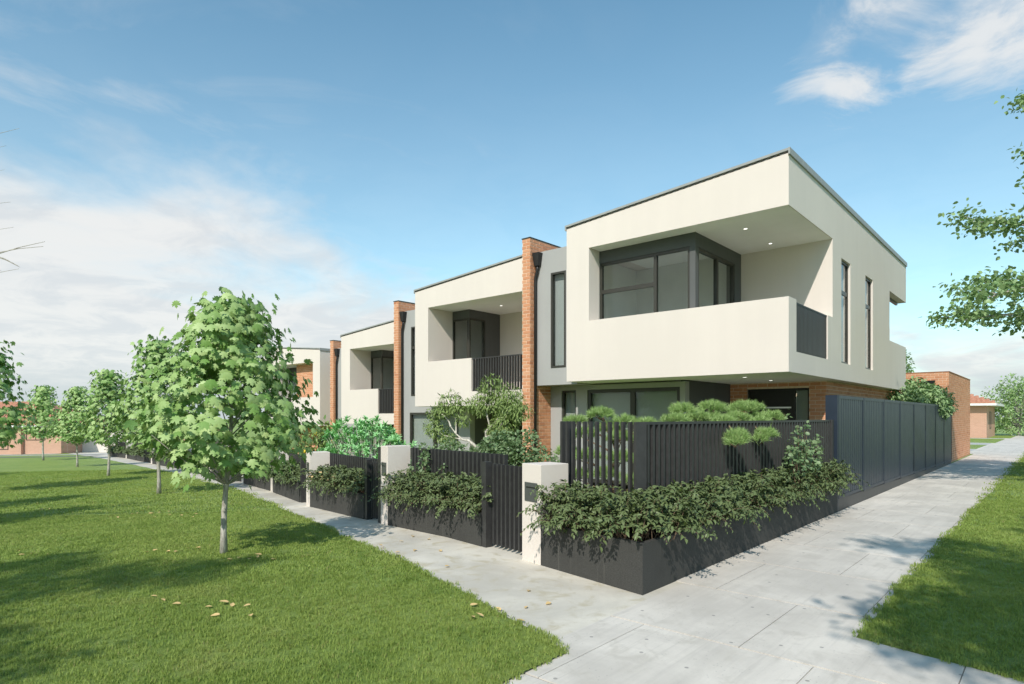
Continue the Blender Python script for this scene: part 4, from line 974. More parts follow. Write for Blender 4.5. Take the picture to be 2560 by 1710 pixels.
# ---- hedges in the planters
TO = t_ovate(.50, .10, .14)
def hedge(path, width, n_per_m, z0, label, seed, out_dir, hgt=.46, leaf=.066, over=.26, per=13):
    """path: list of (x, y) along the planter; sprays arch up and over the outer edge"""
    rng = np.random.default_rng(seed); P, A, U, S = [], [], [], []; st = MB()
    ox, oy = path[0]; zb = ter(ox)
    for (p, q), od in zip(zip(path[:-1], path[1:]), out_dir):
        L_ = math.dist(p, q); d = np.array([q[0]-p[0], q[1]-p[1], 0])/L_; o3 = np.array([od[0], od[1], 0])
        for k in range(int(L_*n_per_m)):
            t = rng.uniform(-.02, 1.02); base = np.array([p[0], p[1], 0])+d*L_*t+o3*rng.uniform(-width/2, width/2)
            base[2] = z0+ter(base[0])-.02
            side = rng.normal()*.45; outw = rng.uniform(-.7, 1.0); hh = hgt*rng.uniform(.55, 1.1)*(1 if outw < .7 else .6)
            tip = base+o3*outw*over+d*side*.32+np.array([0, 0, hh]); tip2 = tip+o3*max(outw, 0)*over*.75+d*side*.1+np.array([0, 0, -max(0, outw)*rng.uniform(.1, .55)*hgt])
            pts = [np.array(v) for v in bez(tuple(base), tuple(tip*1.0+np.array([0, 0, .06])), tuple(tip2), 9)]
            if k % 3 == 0: st.tube([tuple(v-[ox, oy, zb]) for v in pts[::2]], [.004, .0035, .003, .0025, .002], 4, False)
            m = int(per*rng.uniform(.7, 1.3))
            for j in range(m):
                f = 2+6*(j+.5)/m; i = int(f); pp = pts[i]+(pts[min(i+1, 8)]-pts[i])*(f-i); tg = pts[min(i+1, 8)]-pts[max(i-1, 0)]; tg /= np.linalg.norm(tg)+1e-9
                sd = np.cross(tg, [0, 0, 1]); sd /= np.linalg.norm(sd)+1e-9
                ax = tg*.6+sd*(1 if j % 2 else -1)*rng.uniform(.5, 1.1)+np.array([0, 0, -rng.uniform(-.1, .55)])+rng.normal(size=3)*.28
                P.append(pp-[ox, oy, zb]); A.append(ax); U.append(np.array([0, 0, 1.])+o3*.5+rng.normal(size=3)*.3); S.append(leaf*rng.uniform(.5, 1.3))
    root = empty('hedge', (ox, oy, zb)); tag(root, label, 'hedge', 'leafy hedges spilling from the planters')
    V, F = scatter(TO, P, A, U, S); link('foliage', np_mesh('hedge_foliage', V, F, 'hedge'), root)['kind'] = 'stuff'
    st.build('stems', 'bark3', root)
    return root
hedge([(-1.36, .44), (-.24, .22), (-.15, .42), (-.22, 3.4), (-.13, 6.85)], .36, 245, .46, 'dense dark green hedge spilling over the corner planter', 5, [(-.195, -.98), (.6, -.8), (1, 0), (1, 0)], hgt=.47, leaf=.054, over=.25, per=17)
def lot_hedge(gR, pR, z0, label, seed, n, leaf=.054, hgt=.42, over=.25, per=15):
    v = Vector((pR[0]-gR[0], pR[1]-gR[1])).normalized(); n_ = Vector((-v.y, v.x)); n_ = n_ if n_.y > 0 else -n_
    a = (gR[0]+n_.x*.2+v.x*.1, gR[1]+n_.y*.2+v.y*.1); b = (pR[0]+n_.x*.2+v.x*.02, pR[1]+n_.y*.2+v.y*.02)
    hedge([a, b], .28, n, z0, label, seed, [(-n_.x, -n_.y)], hgt, leaf, over, per)
lot_hedge((-2.70, .57), (-5.30, 1.0), .40, 'dark green hedge between the nearest gate and the second pillar', 21, 230, hgt=.45)
lot_hedge((-6.17, 1.19), (-9.0, 1.78), .40, 'dark green hedge scattered with dry leaves', 22, 205, hgt=.44)
lot_hedge((-9.96, 2.12), (-13.3, 3.18), .40, 'dark green hedge between the third and fourth pillars', 23, 130, .075)
lot_hedge((-13.6, 3.31), (-17.5, 4.36), .40, 'dark green hedge between the fourth and fifth pillars', 24, 100, .085)
lot_hedge((-18.8, 4.66), (-22.2, 5.29), .40, 'dark hedge behind the low foliage of the nearest maple', 25, 45, .11)
lot_hedge((-23.6, 5.57), (-28.2, 6.48), .40, 'dark hedge just left of the nearest maple trunk', 26, 45, .11)
lot_hedge((-30.2, 6.86), (-36.5, 7.94), .40, 'dark hedge right of the second maple trunk', 27, 36, .13)
lot_hedge((-39.4, 8.44), (-47.3, 9.87), .40, 'dark hedge between the second and third maple trunks', 28, 28, .15)
lot_hedge((-47.9, 9.98), (-53.8, 10.61), .40, 'dark hedge at the far end of the street footpath', 29, 26, .15)

# ---- generic shrub / tree crown of leaf clusters
def shrub(name, label, cat, loc, blobs, T, mat, leaf, n, seed, stems=None, hang=.2, stem_mat='bark3', stem_r=.012, parts=('foliage', 'stems'), outw=.7, flat=1.0, group=None):
    """blobs: (x, y, z, r) relative to loc; leaves sit in the outer shell of each"""
    rng = np.random.default_rng(seed); P, A, U, S = [], [], [], []
    tot = sum(b[3]**2 for b in blobs)
    for b in blobs:
        m = max(6, int(n*b[3]**2/tot)); d = rnd_unit(rng, m); rr = b[3]*rng.uniform(.45, 1.05, m)**.6
        p = np.array(b[:3])+d*rr[:, None]*np.array([1, 1, flat]); P.append(p)
        A.append(d*outw+rng.normal(size=(m, 3))*.5+np.array([0, 0, -hang])); U.append(np.array([0, 0, 1.])+d*.6+rng.normal(size=(m, 3))*.35); S.append(leaf*rng.uniform(.65, 1.2, m))
    root = empty(name, loc); tag(root, label, cat, group)
    V, F = scatter(T, np.concatenate(P), np.concatenate(A), np.concatenate(U), np.concatenate(S))
    o = link(parts[0], np_mesh(name+'_'+parts[0], V, F, mat), root); o['kind'] = 'stuff'
    st = MB()
    if stems is None:
        for i, b in enumerate(blobs):
            z0 = -.1; st.tube(bez((b[0]*.15, b[1]*.15, z0), (b[0]*.6, b[1]*.6, b[2]*.35), b[:3], 6), [stem_r*(1-.7*k/5) for k in range(6)], 5, False)
    else:
        for pts, r_ in stems: st.tube(pts, [r_*(1-.75*k/(len(pts)-1)) for k in range(len(pts))], 7, False)
    st.build(parts[1], stem_mat, root, True)
    return root
# pale branching tree behind the second fence
def pale_tree():
    base = (-5.2, 3.2, -.05); g = lambda x, z, dy=0: (x-base[0], dy, z-base[2])
    stems = [([(0, 0, 0), g(-5.2, .6), g(-5.21, 1.03), g(-5.13, 1.3)], .045),
             ([g(-5.13, 1.3), g(-5.15, 1.42), g(-5.08, 1.5, .05), g(-5.2, 1.77, .08), g(-5.12, 2.0, .1), g(-5.1, 2.25, .1)], .028),
             ([g(-5.13, 1.3), g(-4.9, 1.36, -.05), g(-4.75, 1.45, -.1), g(-4.6, 1.6, -.1), g(-4.45, 1.85, -.1)], .028),
             ([g(-5.08, 1.5, .05), g(-4.95, 1.7, .2), g(-4.75, 1.85, .25), g(-4.7, 2.1, .25)], .018),
             ([g(-5.21, .95), g(-5.3, 1.12, -.08), g(-5.5, 1.24, -.1), g(-5.66, 1.25, -.1), g(-5.85, 1.36, -.1), g(-6.0, 1.5, -.1)], .034),
             ([g(-6.0, 1.5, -.1), g(-6.05, 1.6, -.1), g(-6.2, 1.72, -.1), g(-6.4, 1.8, -.1)], .018),
             ([g(-5.85, 1.36, -.1), g(-5.95, 1.55, 0), g(-6.0, 1.75, 0), g(-6.1, 1.95, 0)], .018),
             ([g(-5.2, 1.77, .08), g(-5.35, 1.83, .1), g(-5.45, 1.95, .1)], .015), ([g(-5.66, 1.25, -.1), g(-6.1, 1.33, -.2), g(-6.4, 1.45, -.2)], .014)]
    bl = []
    for x, z, r_, dy in ((-5.1, 2.3, .22, .1), (-4.95, 2.1, .22, .2), (-4.7, 2.1, .24, .2), (-4.45, 1.92, .27, -.1), (-4.3, 1.8, .22, 0), (-4.7, 1.85, .24, .25), (-4.55, 1.58, .24, -.1), (-4.75, 1.5, .17, -.1), (-5.1, 1.97, .22, .1), (-5.42, 1.93, .2, .1),
                         (-5.35, 1.83, .16, .1), (-5.6, 1.92, .17, .1), (-6.1, 2.0, .24, 0), (-5.95, 1.85, .17, 0), (-6.2, 1.83, .2, -.1), (-6.45, 1.77, .17, -.1), (-6.4, 1.48, .2, -.2), (-6.2, 1.36, .2, -.2), (-5.95, 1.27, .17, -.2), (-5.75, 1.62, .14, 0), (-5.05, 1.44, .12, .05), (-5.25, 2.12, .17, .1), (-4.95, 1.72, .16, .2)):
        bl.append((*g(x, z, dy), r_))
    return shrub('gum_tree', 'small pale barked tree with drooping olive leaves behind the front fence', 'tree', base, bl, t_lance(.11), 'euc', .10, 5600, 77, stems, hang=.55, stem_mat='bark2', parts=('crown', 'trunk'), outw=.5, flat=.8)
pale_tree()
TR = t_round()
shrub('ivy_shrub', 'dark round leaved shrub under the pale branching tree', 'shrub', (-4.6, 2.6, 0), [(-1.25, 0, .85, .32), (-.95, .1, .98, .28), (-.6, 0, .9, .32), (-.25, .1, .85, .3), (0, 0, .9, .34), (.3, 0, 1.05, .34), (.5, -.1, 1.2, .26), (.75, 0, 1.0, .36), (1.0, 0, 1.15, .28), (1.2, .1, .9, .3), (1.35, 0, .75, .3), (.05, .1, 1.12, .2), (.33, 0, 1.35, .14), (.72, 0, 1.32, .14), (1.02, 0, 1.38, .12), (-.9, 0, 1.2, .12)], TR, 'ivy', .062, 4200, 78, hang=.3)
def climber(label, x, y, pts, seed, r_=.10, n=420, leaf=.06):
    bl = [(px-x, py-y, pz-ter(x), r_*s) for px, py, pz, s in pts]
    return shrub('climbing_plant', label, 'plant', (x, y, ter(x)), bl, TR, 'ivy', leaf, n, seed, hang=.3)
climber('pale round leaved climber on the corner fence above the hedge', -.05, 5.2, [(-.02, 4.55, 1.0, 1.6), (-.02, 4.75, 1.15, 1.4), (0, 4.5, 1.28, .9), (0, 4.6, 1.42, .6), (0, 4.8, 1.36, .7), (0, 4.95, 1.48, .6), (0, 4.62, 1.55, .35), (0, 5.05, 1.57, .35), (0, 5.1, 1.0, 1.5), (0, 5.4, 1.1, 1.2), (0, 5.55, 1.22, .9), (0, 5.68, 1.35, .5), (0, 5.2, 1.22, 1), (0, 4.3, 1.2, .4)], 79, .12, 520, .062)
climber('pale leafy climber on the slatted fence between the nearest gate and second pillar', -4.55, 1.25, [(-4.62, 1.2, .75, 1), (-4.62, 1.22, .9, .9), (-4.55, 1.2, 1.05, .9), (-4.62, 1.22, 1.18, .8), (-4.45, 1.2, .72, 1), (-4.35, 1.2, .62, 1), (-4.85, 1.2, .78, .6), (-4.95, 1.2, .86, .5), (-4.12, 1.18, .92, .45)], 80, .10, 330, .055)
shrub('ivy_shrub', 'leaf sprigs rising between the pine and the entry door', 'shrub', (-1.1, 6.0, 0), [(.0, .2, 1.75, .10), (.05, .35, 1.65, .09), (.1, .75, 1.7, .08), (.12, 1.1, 1.75, .11), (.1, .9, 1.55, .2), (0, .4, 1.4, .22), (0, .2, 1.2, .3)], TR, 'ivy', .065, 260, 81, hang=.3)
shrub('garden_sprig', 'small sprig behind the nearest letterbox pillar', 'plant', (-2.15, 1.5, 0), [(0, 0, 1.05, .08), (.08, .05, 1.13, .06), (.1, 0, .85, .12), (0, 0, .6, .12)], TR, 'ivy', .06, 70, 82)
# bright shrub
def rosettes(name, label, loc, pts, T, mat, leaf, per, seed):
    rng = np.random.default_rng(seed); P, A, U, S = [], [], [], []; st = MB()
    for (x, y, z) in pts:
        c = np.array([x, y, z]); d0 = c/np.linalg.norm(c)+np.array([0, -.25, .6]); d0 /= np.linalg.norm(d0)
        st.tube(bez((0, 0, 0), (x*.5, y*.5, z*.35), (x, y, z), 6), [.016, .013, .010, .008, .006, .004], 5, False)
        for j in range(per):
            an = j*2.4+rng.uniform(0, .5); tilt = rng.uniform(.15, 1.0)
            e1 = np.cross(d0, [0.3, .1, 1.0]); e1 /= np.linalg.norm(e1); e2 = np.cross(d0, e1)
            ax = d0*(1-tilt*.85)+(e1*math.cos(an)+e2*math.sin(an))*tilt
            P.append(c+rng.normal(size=3)*.012-d0*rng.uniform(0, .10)); A.append(ax); U.append(d0+rng.normal(size=3)*.2); S.append(leaf*rng.uniform(.7, 1.15))
    root = empty(name, loc); tag(root, label, 'shrub')
    V, F = scatter(T, P, A, U, S); link('foliage', np_mesh(name+'_foliage', V, F, mat), root)['kind'] = 'stuff'; st.build('stems', 'bark2', root)
rng = np.random.default_rng(90); pts = []
while len(pts) < 380:
    q = rng.uniform([-1.75, -.75, .55], [1.35, .75, 2.0]); e = (q[0]+.2)**2/2.4+q[1]**2/.6+(q[2]-1.05)**2/.72
    if .45 < e < 1+.3*math.sin(q[0]*6): pts.append(tuple(q))
rosettes('green_shrub', 'large bright green shrub with whorled leaves behind the third fence', (-9.45, 3.6, -.3), pts, t_ovate(.34, .06, .12), 'bright', .125, 17, 91)
# lemon trees
TC = t_ovate(.5, .08, .1)
def lemon_tree(label, loc, bl, seed, lem):
    root = shrub('lemon_tree', label, 'tree', loc, bl, TC, 'citrus', .10, 1500, seed, parts=('crown', 'stems'), hang=.35)
    for p in lem:
        m_ = MB(); pts = [(p[0], p[1], p[2]-.05), (p[0], p[1], p[2]-.04), (p[0], p[1], p[2]-.015), (p[0], p[1], p[2]+.015), (p[0], p[1], p[2]+.038), (p[0], p[1], p[2]+.05)]
        m_.tube(pts, [.006, .022, .036, .036, .022, .006], 10); m_.build('lemon', 'lemon', root, True)
lemon_tree('lemon tree with a fruit hanging over the slatted fence', (-13.0, 4.3, -.38), [(-1.3, 0, 1.15, .42), (-.75, -.1, 1.2, .45), (-.2, 0, 1.25, .42), (.35, 0, 1.4, .45), (.85, 0, 1.5, .45), (1.3, 0, 1.35, .4), (-1.8, 0, 1.1, .4), (-.95, -.85, .95, .18), (-.5, -.45, 1.1, .2), (.5, .2, 1.6, .3)], 92, [(-.95, -1.02, .80), (.8, -.42, 1.62), (.2, -.40, 1.1), (-1.4, -.4, 1.2)])
lemon_tree('lemon tree hidden behind the nearest maple foliage', (-16.2, 5.0, -.5), [(-.9, 0, 1.1, .45), (-.3, 0, 1.3, .5), (.3, 0, 1.3, .5), (.9, 0, 1.15, .45)], 93, [(.3, -.5, 1.3), (-.4, -.45, 1.15)])

# ---- cloud-pruned pines
def pine(label, loc, pads, limbs, seed, per=900, needle=.078):
    rng = np.random.default_rng(seed); P, A, U, S = [], [], [], []
    T = (np.array([(-.045, 0, 0), (.045, 0, 0), (0, 1, 0)], float), np.array([(0, 1, 2)], int))
    for (x, y, z, r_) in pads:
        m = int(per*(r_/.16)**1.7); nt_ = max(8, m//22)
        # tufts over a flattened dome
        d = rnd_unit(rng, nt_); d[:, 2] = np.abs(d[:, 2])*.9-.12
        c = np.array([x, y, z])+d*np.array([r_, r_, r_*.72])*rng.uniform(.6, 1.0, (nt_, 1))
        dd = d*.7+np.array([0, 0, .55]); dd /= np.linalg.norm(dd, axis=1, keepdims=True)
        for k in range(nt_):
            ax = dd[k]+rng.normal(size=(22, 3))*.55; P.append(np.repeat(c[k][None], 22, 0)+rng.normal(size=(22, 3))*.008); A.append(ax); U.append(rng.normal(size=(22, 3))); S.append(needle*rng.uniform(.65, 1.2, 22))
    root = empty('pine_tree', loc); tag(root, label, 'tree', 'cloud pruned garden pines')
    V, F = scatter(T, np.concatenate(P), np.concatenate(A), np.concatenate(U), np.concatenate(S))
    link('crown', np_mesh('pine_crown', V, F, 'pine'), root)['kind'] = 'stuff'
    st = MB()
    for pts, r_ in limbs: st.tube(pts, [r_*(1-.7*k/(len(pts)-1)) for k in range(len(pts))], 7, False)
    for (x, y, z, r_) in pads:
        for k in range(4):
            an = rng.uniform(0, 6.28); st.tube([(x, y, z-.05), (x+r_*.4*math.cos(an), y+r_*.4*math.sin(an), z-.01), (x+r_*.75*math.cos(an), y+r_*.75*math.sin(an), z+r_*.2)], [.008, .006, .003], 4, False)
    st.build('trunk', 'bark3', root, True)
def pine_pads(pts, base): return [(x-base[0], y-base[1], z-base[2], r_) for x, y, z, r_ in pts]
b = (-1.75, 2.3, 0)
pd = pine_pads([(-2.43, 2.3, 1.60, .17), (-1.977, 2.3, 1.70, .19), (-1.587, 2.3, 1.62, .14), (-1.25, 2.3, 1.58, .13), (-2.25, 2.25, 1.42, .19), (-1.62, 2.25, 1.38, .2), (-2.13, 2.2, 1.10, .2), (-1.6, 2.2, 1.10, .2), (-1.8, 2.15, .86, .2), (-2.3, 2.2, .82, .17), (-1.4, 2.25, .8, .18), (-1.9, 2.4, 1.5, .18), (-2.6, 2.3, 1.15, .17)], b)
pine('cloud pruned pine showing through the front slats of the corner fence', b, pd, [([(0, 0, 0), (.08, 0, .4), (-.1, .02, .8), (.05, 0, 1.2), (-.12, 0, 1.5), (-.2, 0, 1.68)], .05)]+[([(0, 0, max(.3, p[2]-.25)), (p[0]*.5, p[1]*.5, p[2]-.14), (p[0], p[1], p[2]-.04)], .018) for p in pd], 95, per=1500)
b = (-1.25, 4.2, 0)
pd = pine_pads([(-.95, 2.767, 1.76, .18), (-.95, 2.55, 1.62, .19), (-.98, 3.3, 1.66, .18), (-.95, 3.75, 1.79, .22), (-.9, 3.6, 1.62, .2), (-.8, 4.3, 1.63, .22), (-.9, 4.75, 1.80, .22), (-.9, 5.15, 1.82, .2), (-.75, 5.1, 1.63, .2), (-.75, 5.7, 1.66, .2), (-.12, 2.60, 1.43, .15), (-.10, 2.48, 1.36, .12), (-.10, 3.56, 1.43, .15), (-.12, 3.42, 1.37, .10), (-.45, 3.0, 1.60, .15), (-.35, 4.05, 1.60, .13), (-1.2, 4.0, 1.4, .25), (-1.3, 3.2, 1.35, .25)], b)
pine('sprawling cloud pruned pine with two pads hanging over the corner fence', b, pd, [([(0, 0, 0), (-.08, -.1, .5), (.06, .05, .9), (0, -.1, 1.3), (.1, 0, 1.6)], .06), ([(0, -.1, 1.2), (.2, -.6, 1.42), (.35, -1.1, 1.5), (.3, -1.55, 1.6)], .03), ([(.05, 0, 1.4), (.6, -.3, 1.56), (.95, -.6, 1.6), (1.14, -.7, 1.42)], .022), ([(.2, -.6, 1.42), (.6, -1.1, 1.62), (.95, -1.45, 1.6), (1.12, -1.62, 1.40)], .022), ([(.05, .1, 1.3), (.3, .6, 1.5), (.4, 1.1, 1.6), (.45, 1.5, 1.58)], .03)], 96, per=1550)

# ---- climbing bush at the far end of the blue fence, trees behind
TQ = t_quad(.62)
shrub('fence_bush', 'dense dark bush tumbling over the far end of the blue fence', 'shrub', (-.9, 18.8, 0), [(.1, -2.0, 2.05, .42), (.2, -1.4, 2.2, .48), (.2, -.7, 2.3, .5), (.3, 0, 2.4, .52), (.35, .8, 2.35, .52), (.5, 1.5, 2.3, .48), (.7, .4, 2.1, .4), (.8, 1.2, 1.95, .34), (.85, 1.6, 2.05, .34), (.7, 2.0, 2.25, .4), (.2, .2, 2.75, .24), (.1, -1.8, 1.8, .5), (-.4, -3, 1.5, .6)], TO, 'street', .14, 4600, 97, hang=.5)
def broad_tree(name, label, loc, H, rad, c0, n, leaf, mat, seed, trunk_r, T=TQ, nb=26, group=None):
    rng = np.random.default_rng(seed); bl = []
    for k in range(nb):
        f = (k+.5)/nb; z = c0+(H-c0)*f; e = rad*math.sin(math.pi*min(1, .18+.80*f))**.7; an = k*2.4+rng.normal()*.3; rr = e*rng.uniform(.35, .85)
        bl.append((rr*math.cos(an), rr*math.sin(an), z-rad*.12, rad*rng.uniform(.24, .4)))
    stems = [([(0, 0, -.1), (.02, .02, c0*.5), (-.03, .02, c0), (0, 0, H*.8)], trunk_r)]+[([(0, 0, max(c0*.7, b_[2]-.9*rad)), (b_[0]*.5, b_[1]*.5, b_[2]-.3*rad), b_[:3]], trunk_r*.35) for b_ in bl]
    return shrub(name, label, 'tree', loc, bl, T, mat, leaf, n, seed+1, stems, hang=.3, stem_mat='bark', parts=('crown', 'trunk'), group=group)
broad_tree('leafy_tree', 'tall leafy tree rising behind the back of the corner townhouse', (-3.2, 31.2, 0), 5.1, 1.0, 2.0, 2400, .17, 'street', 100, .13)
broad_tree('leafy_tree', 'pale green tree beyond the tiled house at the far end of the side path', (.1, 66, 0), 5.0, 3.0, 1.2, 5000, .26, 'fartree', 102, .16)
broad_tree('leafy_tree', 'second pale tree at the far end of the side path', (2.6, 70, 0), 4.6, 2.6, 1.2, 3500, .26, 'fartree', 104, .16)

# ---- large street trees
def street_tree_mesh(seed, H=10.5, c0=3.4, reach=4.2, nlimb=28, leaf=.115):
    rng = np.random.default_rng(seed); wd = MB(); P, A, U, S = [], [], [], []
    wd_tr = MB(); tp = [(.1*math.sin(t*3), .08*math.sin(t*5+1), H*.86*t) for t in np.linspace(0, 1, 10)]
    wd_tr.tube(tp, [.19*(1-.85*i/9)*(1.3 if i == 0 else 1) for i in range(10)], 10)
    for k in range(nlimb):
        f = (k+.3)/nlimb; z0 = c0*.75+(H*.80-c0*.75)*f; an = k*2.39996+rng.normal()*.2; L_ = reach*(1-.42*f)*rng.uniform(.8, 1.1)
        d = np.array([math.cos(an), math.sin(an), 0]); s = np.array([0, 0, z0])
        e = s+d*L_+np.array([0, 0, L_*rng.uniform(.12, .5)]); m = s+d*L_*.45+np.array([0, 0, L_*.38])
        pts = [np.array(v) for v in bez(tuple(s), tuple(m), tuple(e), 10)]
        wd.tube([tuple(v) for v in pts], [.07*(1-.6*f)*(1-.85*i/9)+.006 for i in range(10)], 6, False)
        for j in range(11):
            t = .28+.72*(j+.5)/11; i = min(int(t*9), 8); b0 = pts[i]+(pts[i+1]-pts[i])*(t*9-i)
            sd = np.cross(d, [0, 0, 1])*(1 if j % 2 else -1); l2 = L_*.40*(1.15-t*.7)*rng.uniform(.6, 1.15)
            tip = b0+sd*l2*.8+d*l2*.65+np.array([0, 0, rng.uniform(-.25, .35)*l2])
            bp = [np.array(v) for v in bez(tuple(b0), tuple((b0+tip)/2+np.array([0, 0, .12*l2])), tuple(tip), 6)]
            wd.tube([tuple(v) for v in bp], [.016, .013, .010, .008, .006, .004], 4, False)
            for q in range(3):
                c = bp[2+q]+(bp[3+q]-bp[2+q])*rng.uniform(0, 1); nl = int(44*rng.uniform(.4, 1.4))
                o = rng.normal(size=(nl, 3))*np.array([.17, .17, .11]); P.append(c+o)
                A.append(rng.normal(size=(nl, 3))*.8+np.array([0, 0, -.45])+d*.4); U.append(rng.normal(size=(nl, 3))*.5+np.array([0, 0, 1.])); S.append(leaf*rng.uniform(.65, 1.2, nl))
    V, F = scatter(TQ5, np.concatenate(P), np.concatenate(A), np.concatenate(U), np.concatenate(S))
    return wd_tr, wd, np_mesh('street_tree_crown', V, F, 'street')
TQ5 = tri_fan([(0, 0, 0), (.36, .28, .05), (.33, .62, .04), (0, 1, -.1), (-.33, .62, .04), (-.36, .28, .05)], (0, .45, -.03))
wt, wl, cm_ = street_tree_mesh(120)
st0 = empty('street_tree', (5.1, 13.4, 0), R(30)); tag(st0, 'large open street tree reaching in over the side path from the right', 'tree', 'large street trees on the verges')
wt.build('trunk', 'bark', st0, True); wl.build('limbs', 'bark', st0, True); link('crown', cm_, st0)['kind'] = 'stuff'
for (x, y, rz, sc, lab) in ((-1.7, -14.1, 100, 1.0, 'street tree behind the camera shading the near lawn'), (8.1, -5.6, 150, 1.1, 'street tree behind the camera shading the side footpath')):
    c = copy_tree(st0); c.location = (x, y, ter(x)); c.rotation_euler = (0, 0, R(rz)); c.scale = (sc, sc, sc); c['label'] = lab
# bare tree at the left edge
def bare_tree():
    rng = np.random.default_rng(140); tr = MB(); br = MB(); x, y = cam_xy(-11.1, 8.6)
    root = empty('bare_tree', (x, y, ter(x))); tag(root, 'leafless tree whose twigs reach in at the left edge', 'tree')
    tr.tube([(0, 0, -.1), (.05, 0, 1.2), (-.05, .05, 2.6), (.05, 0, 4.2), (0, 0, 6.2)], [.16, .13, .11, .08, .03], 9); tr.build('trunk', 'bark', root, True)
    def grow(p, d, L_, r_, lvl):
        pts = [p]; n = 6
        for i in range(n):
            d = d+rng.normal(size=3)*.16+np.array([0, 0, .03]); d /= np.linalg.norm(d); p = p+d*L_/n; pts.append(p)
        br.tube([tuple(q) for q in pts], [r_*(1-.75*i/n) for i in range(n+1)], 5, False)
        if lvl:
            for j in range(3):
                i = rng.integers(2, n+1); dd = d+rng.normal(size=3)*.55; dd /= np.linalg.norm(dd); grow(pts[i], dd, L_*rng.uniform(.45, .7), r_*.45, lvl-1)
    for k in range(12):
        an = k*2.4; z = 2.2+.32*k; d = np.array([math.cos(an), math.sin(an), .35]); d /= np.linalg.norm(d); grow(np.array([0, 0, z]), d, 1.3-.05*k, .03, 2)
    Yb = 8.6
    for (u, v, r_, forks) in ((112, 604, .016, 2), (108, 616, .016, 2), (47, 672, .012, 1), (26, 505, .010, 0), (34, 568, .010, 0), (48, 321, .010, 0), (16, 364, .008, 1), (12, 424, .006, 0)):
        tx, ty = cam_xy((u-1280)/1554.7*Yb, Yb); tip = np.array([tx-x, ty-y, CAM.z+(1041-v)/1554.7*Yb-ter(x)])
        s_ = np.array([0, 0, tip[2]-.55]); pts = [s_+(tip-s_)*t+np.array([0, 0, .10*math.sin(t*7+u)-.25*math.sin(math.pi*t)])*(1-t**4) for t in np.linspace(0, 1, 14)]
        br.tube([tuple(q) for q in pts], [r_*(1.9-1.7*i/13) for i in range(14)], 5, False)
        for k in range(forks):
            q = pts[10+k]; e = q+(tip-s_)*(.10-.02*k)+np.array([0, 0, -.16-.05*k]); br.tube([tuple(q), tuple((q+e)/2+np.array([0, 0, .015])), tuple(e)], [r_*.5, r_*.35, r_*.15], 4, False)
    br.build('limbs', 'bark', root)
bare_tree()

# ------------------------------------------------------------------ distant buildings
def hip_roof(m_, x0, x1, y0, y1, z0, h):
    w = min(x1-x0, y1-y0)/2; b = len(m_.v)
    if x1-x0 >= y1-y0: r0, r1 = (x0+w, (y0+y1)/2, z0+h), (x1-w, (y0+y1)/2, z0+h)
    else: r0, r1 = ((x0+x1)/2, y0+w, z0+h), ((x0+x1)/2, y1-w, z0+h)
    m_.v += [(x0, y0, z0), (x1, y0, z0), (x1, y1, z0), (x0, y1, z0), r0, r1]
    if x1-x0 >= y1-y0: m_.f += [(b, b+1, b+5, b+4), (b+1, b+2, b+5), (b+2, b+3, b+4, b+5), (b+3, b, b+4), (b+3, b+2, b+1, b)]
    else: m_.f += [(b, b+1, b+4), (b+1, b+2, b+5, b+4), (b+2, b+3, b+5), (b+3, b, b+4, b+5), (b+3, b+2, b+1, b)]
def tile_rows(root, x0, x1, y0, zb, slope_h, run, hipL=0, hipR=0, name='roof_tile'):
    """courses of roof tiles on a slope rising in +y from y0; each course one ribbed strip"""
    n = max(3, int(run/.34)); m_ = MB()
    for k in range(n):
        t0, t1 = k/n, (k+1)/n+.02; a, b = x0+hipL*t0, x1-hipR*t0; c = max(2, int((b-a)/.3)); 
        for j in range(c):
            xa, xb = a+(b-a)*j/c, a+(b-a)*(j+1)/c; xm = (xa+xb)/2
            ya, yb = y0+run*t0, y0+run*t1; za, zb_ = zb+slope_h*t0+.05, zb+slope_h*t1+.02
            q = len(m_.v); m_.v += [(xa, ya, za), (xm, ya, za+.05), (xb, ya, za), (xa, yb, zb_), (xm, yb, zb_+.05), (xb, yb, zb_), (xa, ya, za-.05), (xb, ya, za-.05)]
            m_.f += [(q, q+1, q+4, q+3), (q+1, q+2, q+5, q+4), (q+6, q+7, q+2, q+1, q)]
    m_.build(name, 'tile', root)['kind'] = 'stuff'
def bungalow_left():
    x, y = cam_xy(-42.7, 58.9); root = empty('bungalow', (x, y, -1.76), TH); tag(root, 'single storey pink brick bungalow with red tiled roof behind the maples', 'house', 'brick bungalows')
    m_ = MB(); m_.box(-16, 0, 0, 9, -.3, 2.45); w = m_.build('wall', 'bricktex', root)
    m_ = MB(); m_.box(-5.4, -3.7, -.9, -.001, -.3, 2.4); m_.build('brick_pier', 'bricktex', root) if False else None
    for px in (-3.75, -7.0): m_ = MB(); m_.box(px-.22, px+.22, -.35, -.002, -.3, 2.42); m_.build('brick_pier', 'bricktex', root)
    m_ = MB(); m_.box(-16.6, .6, -.75, 9.6, 2.45, 2.62); m_.build('gutter', 'white', root)
    m_ = MB(); hip_roof(m_, -16.5, .5, -.65, 9.5, 2.621, 2.3); m_.build('roof', 'tile', root)
    tile_rows(root, -16.5, .5, -.66, 2.63, 2.25, 4.9, 4.9, 4.9)
    window(root, 'F', 0, -3.3, -1.5, 1.2, 2.3, mull=(-2.4,), fw=.06, rec=-.03, blind=True)
    window(root, 'F', 0, -6.5, -5.0, .3, 2.3, fw=.06, rec=-.03, blind=True)
bungalow_left()
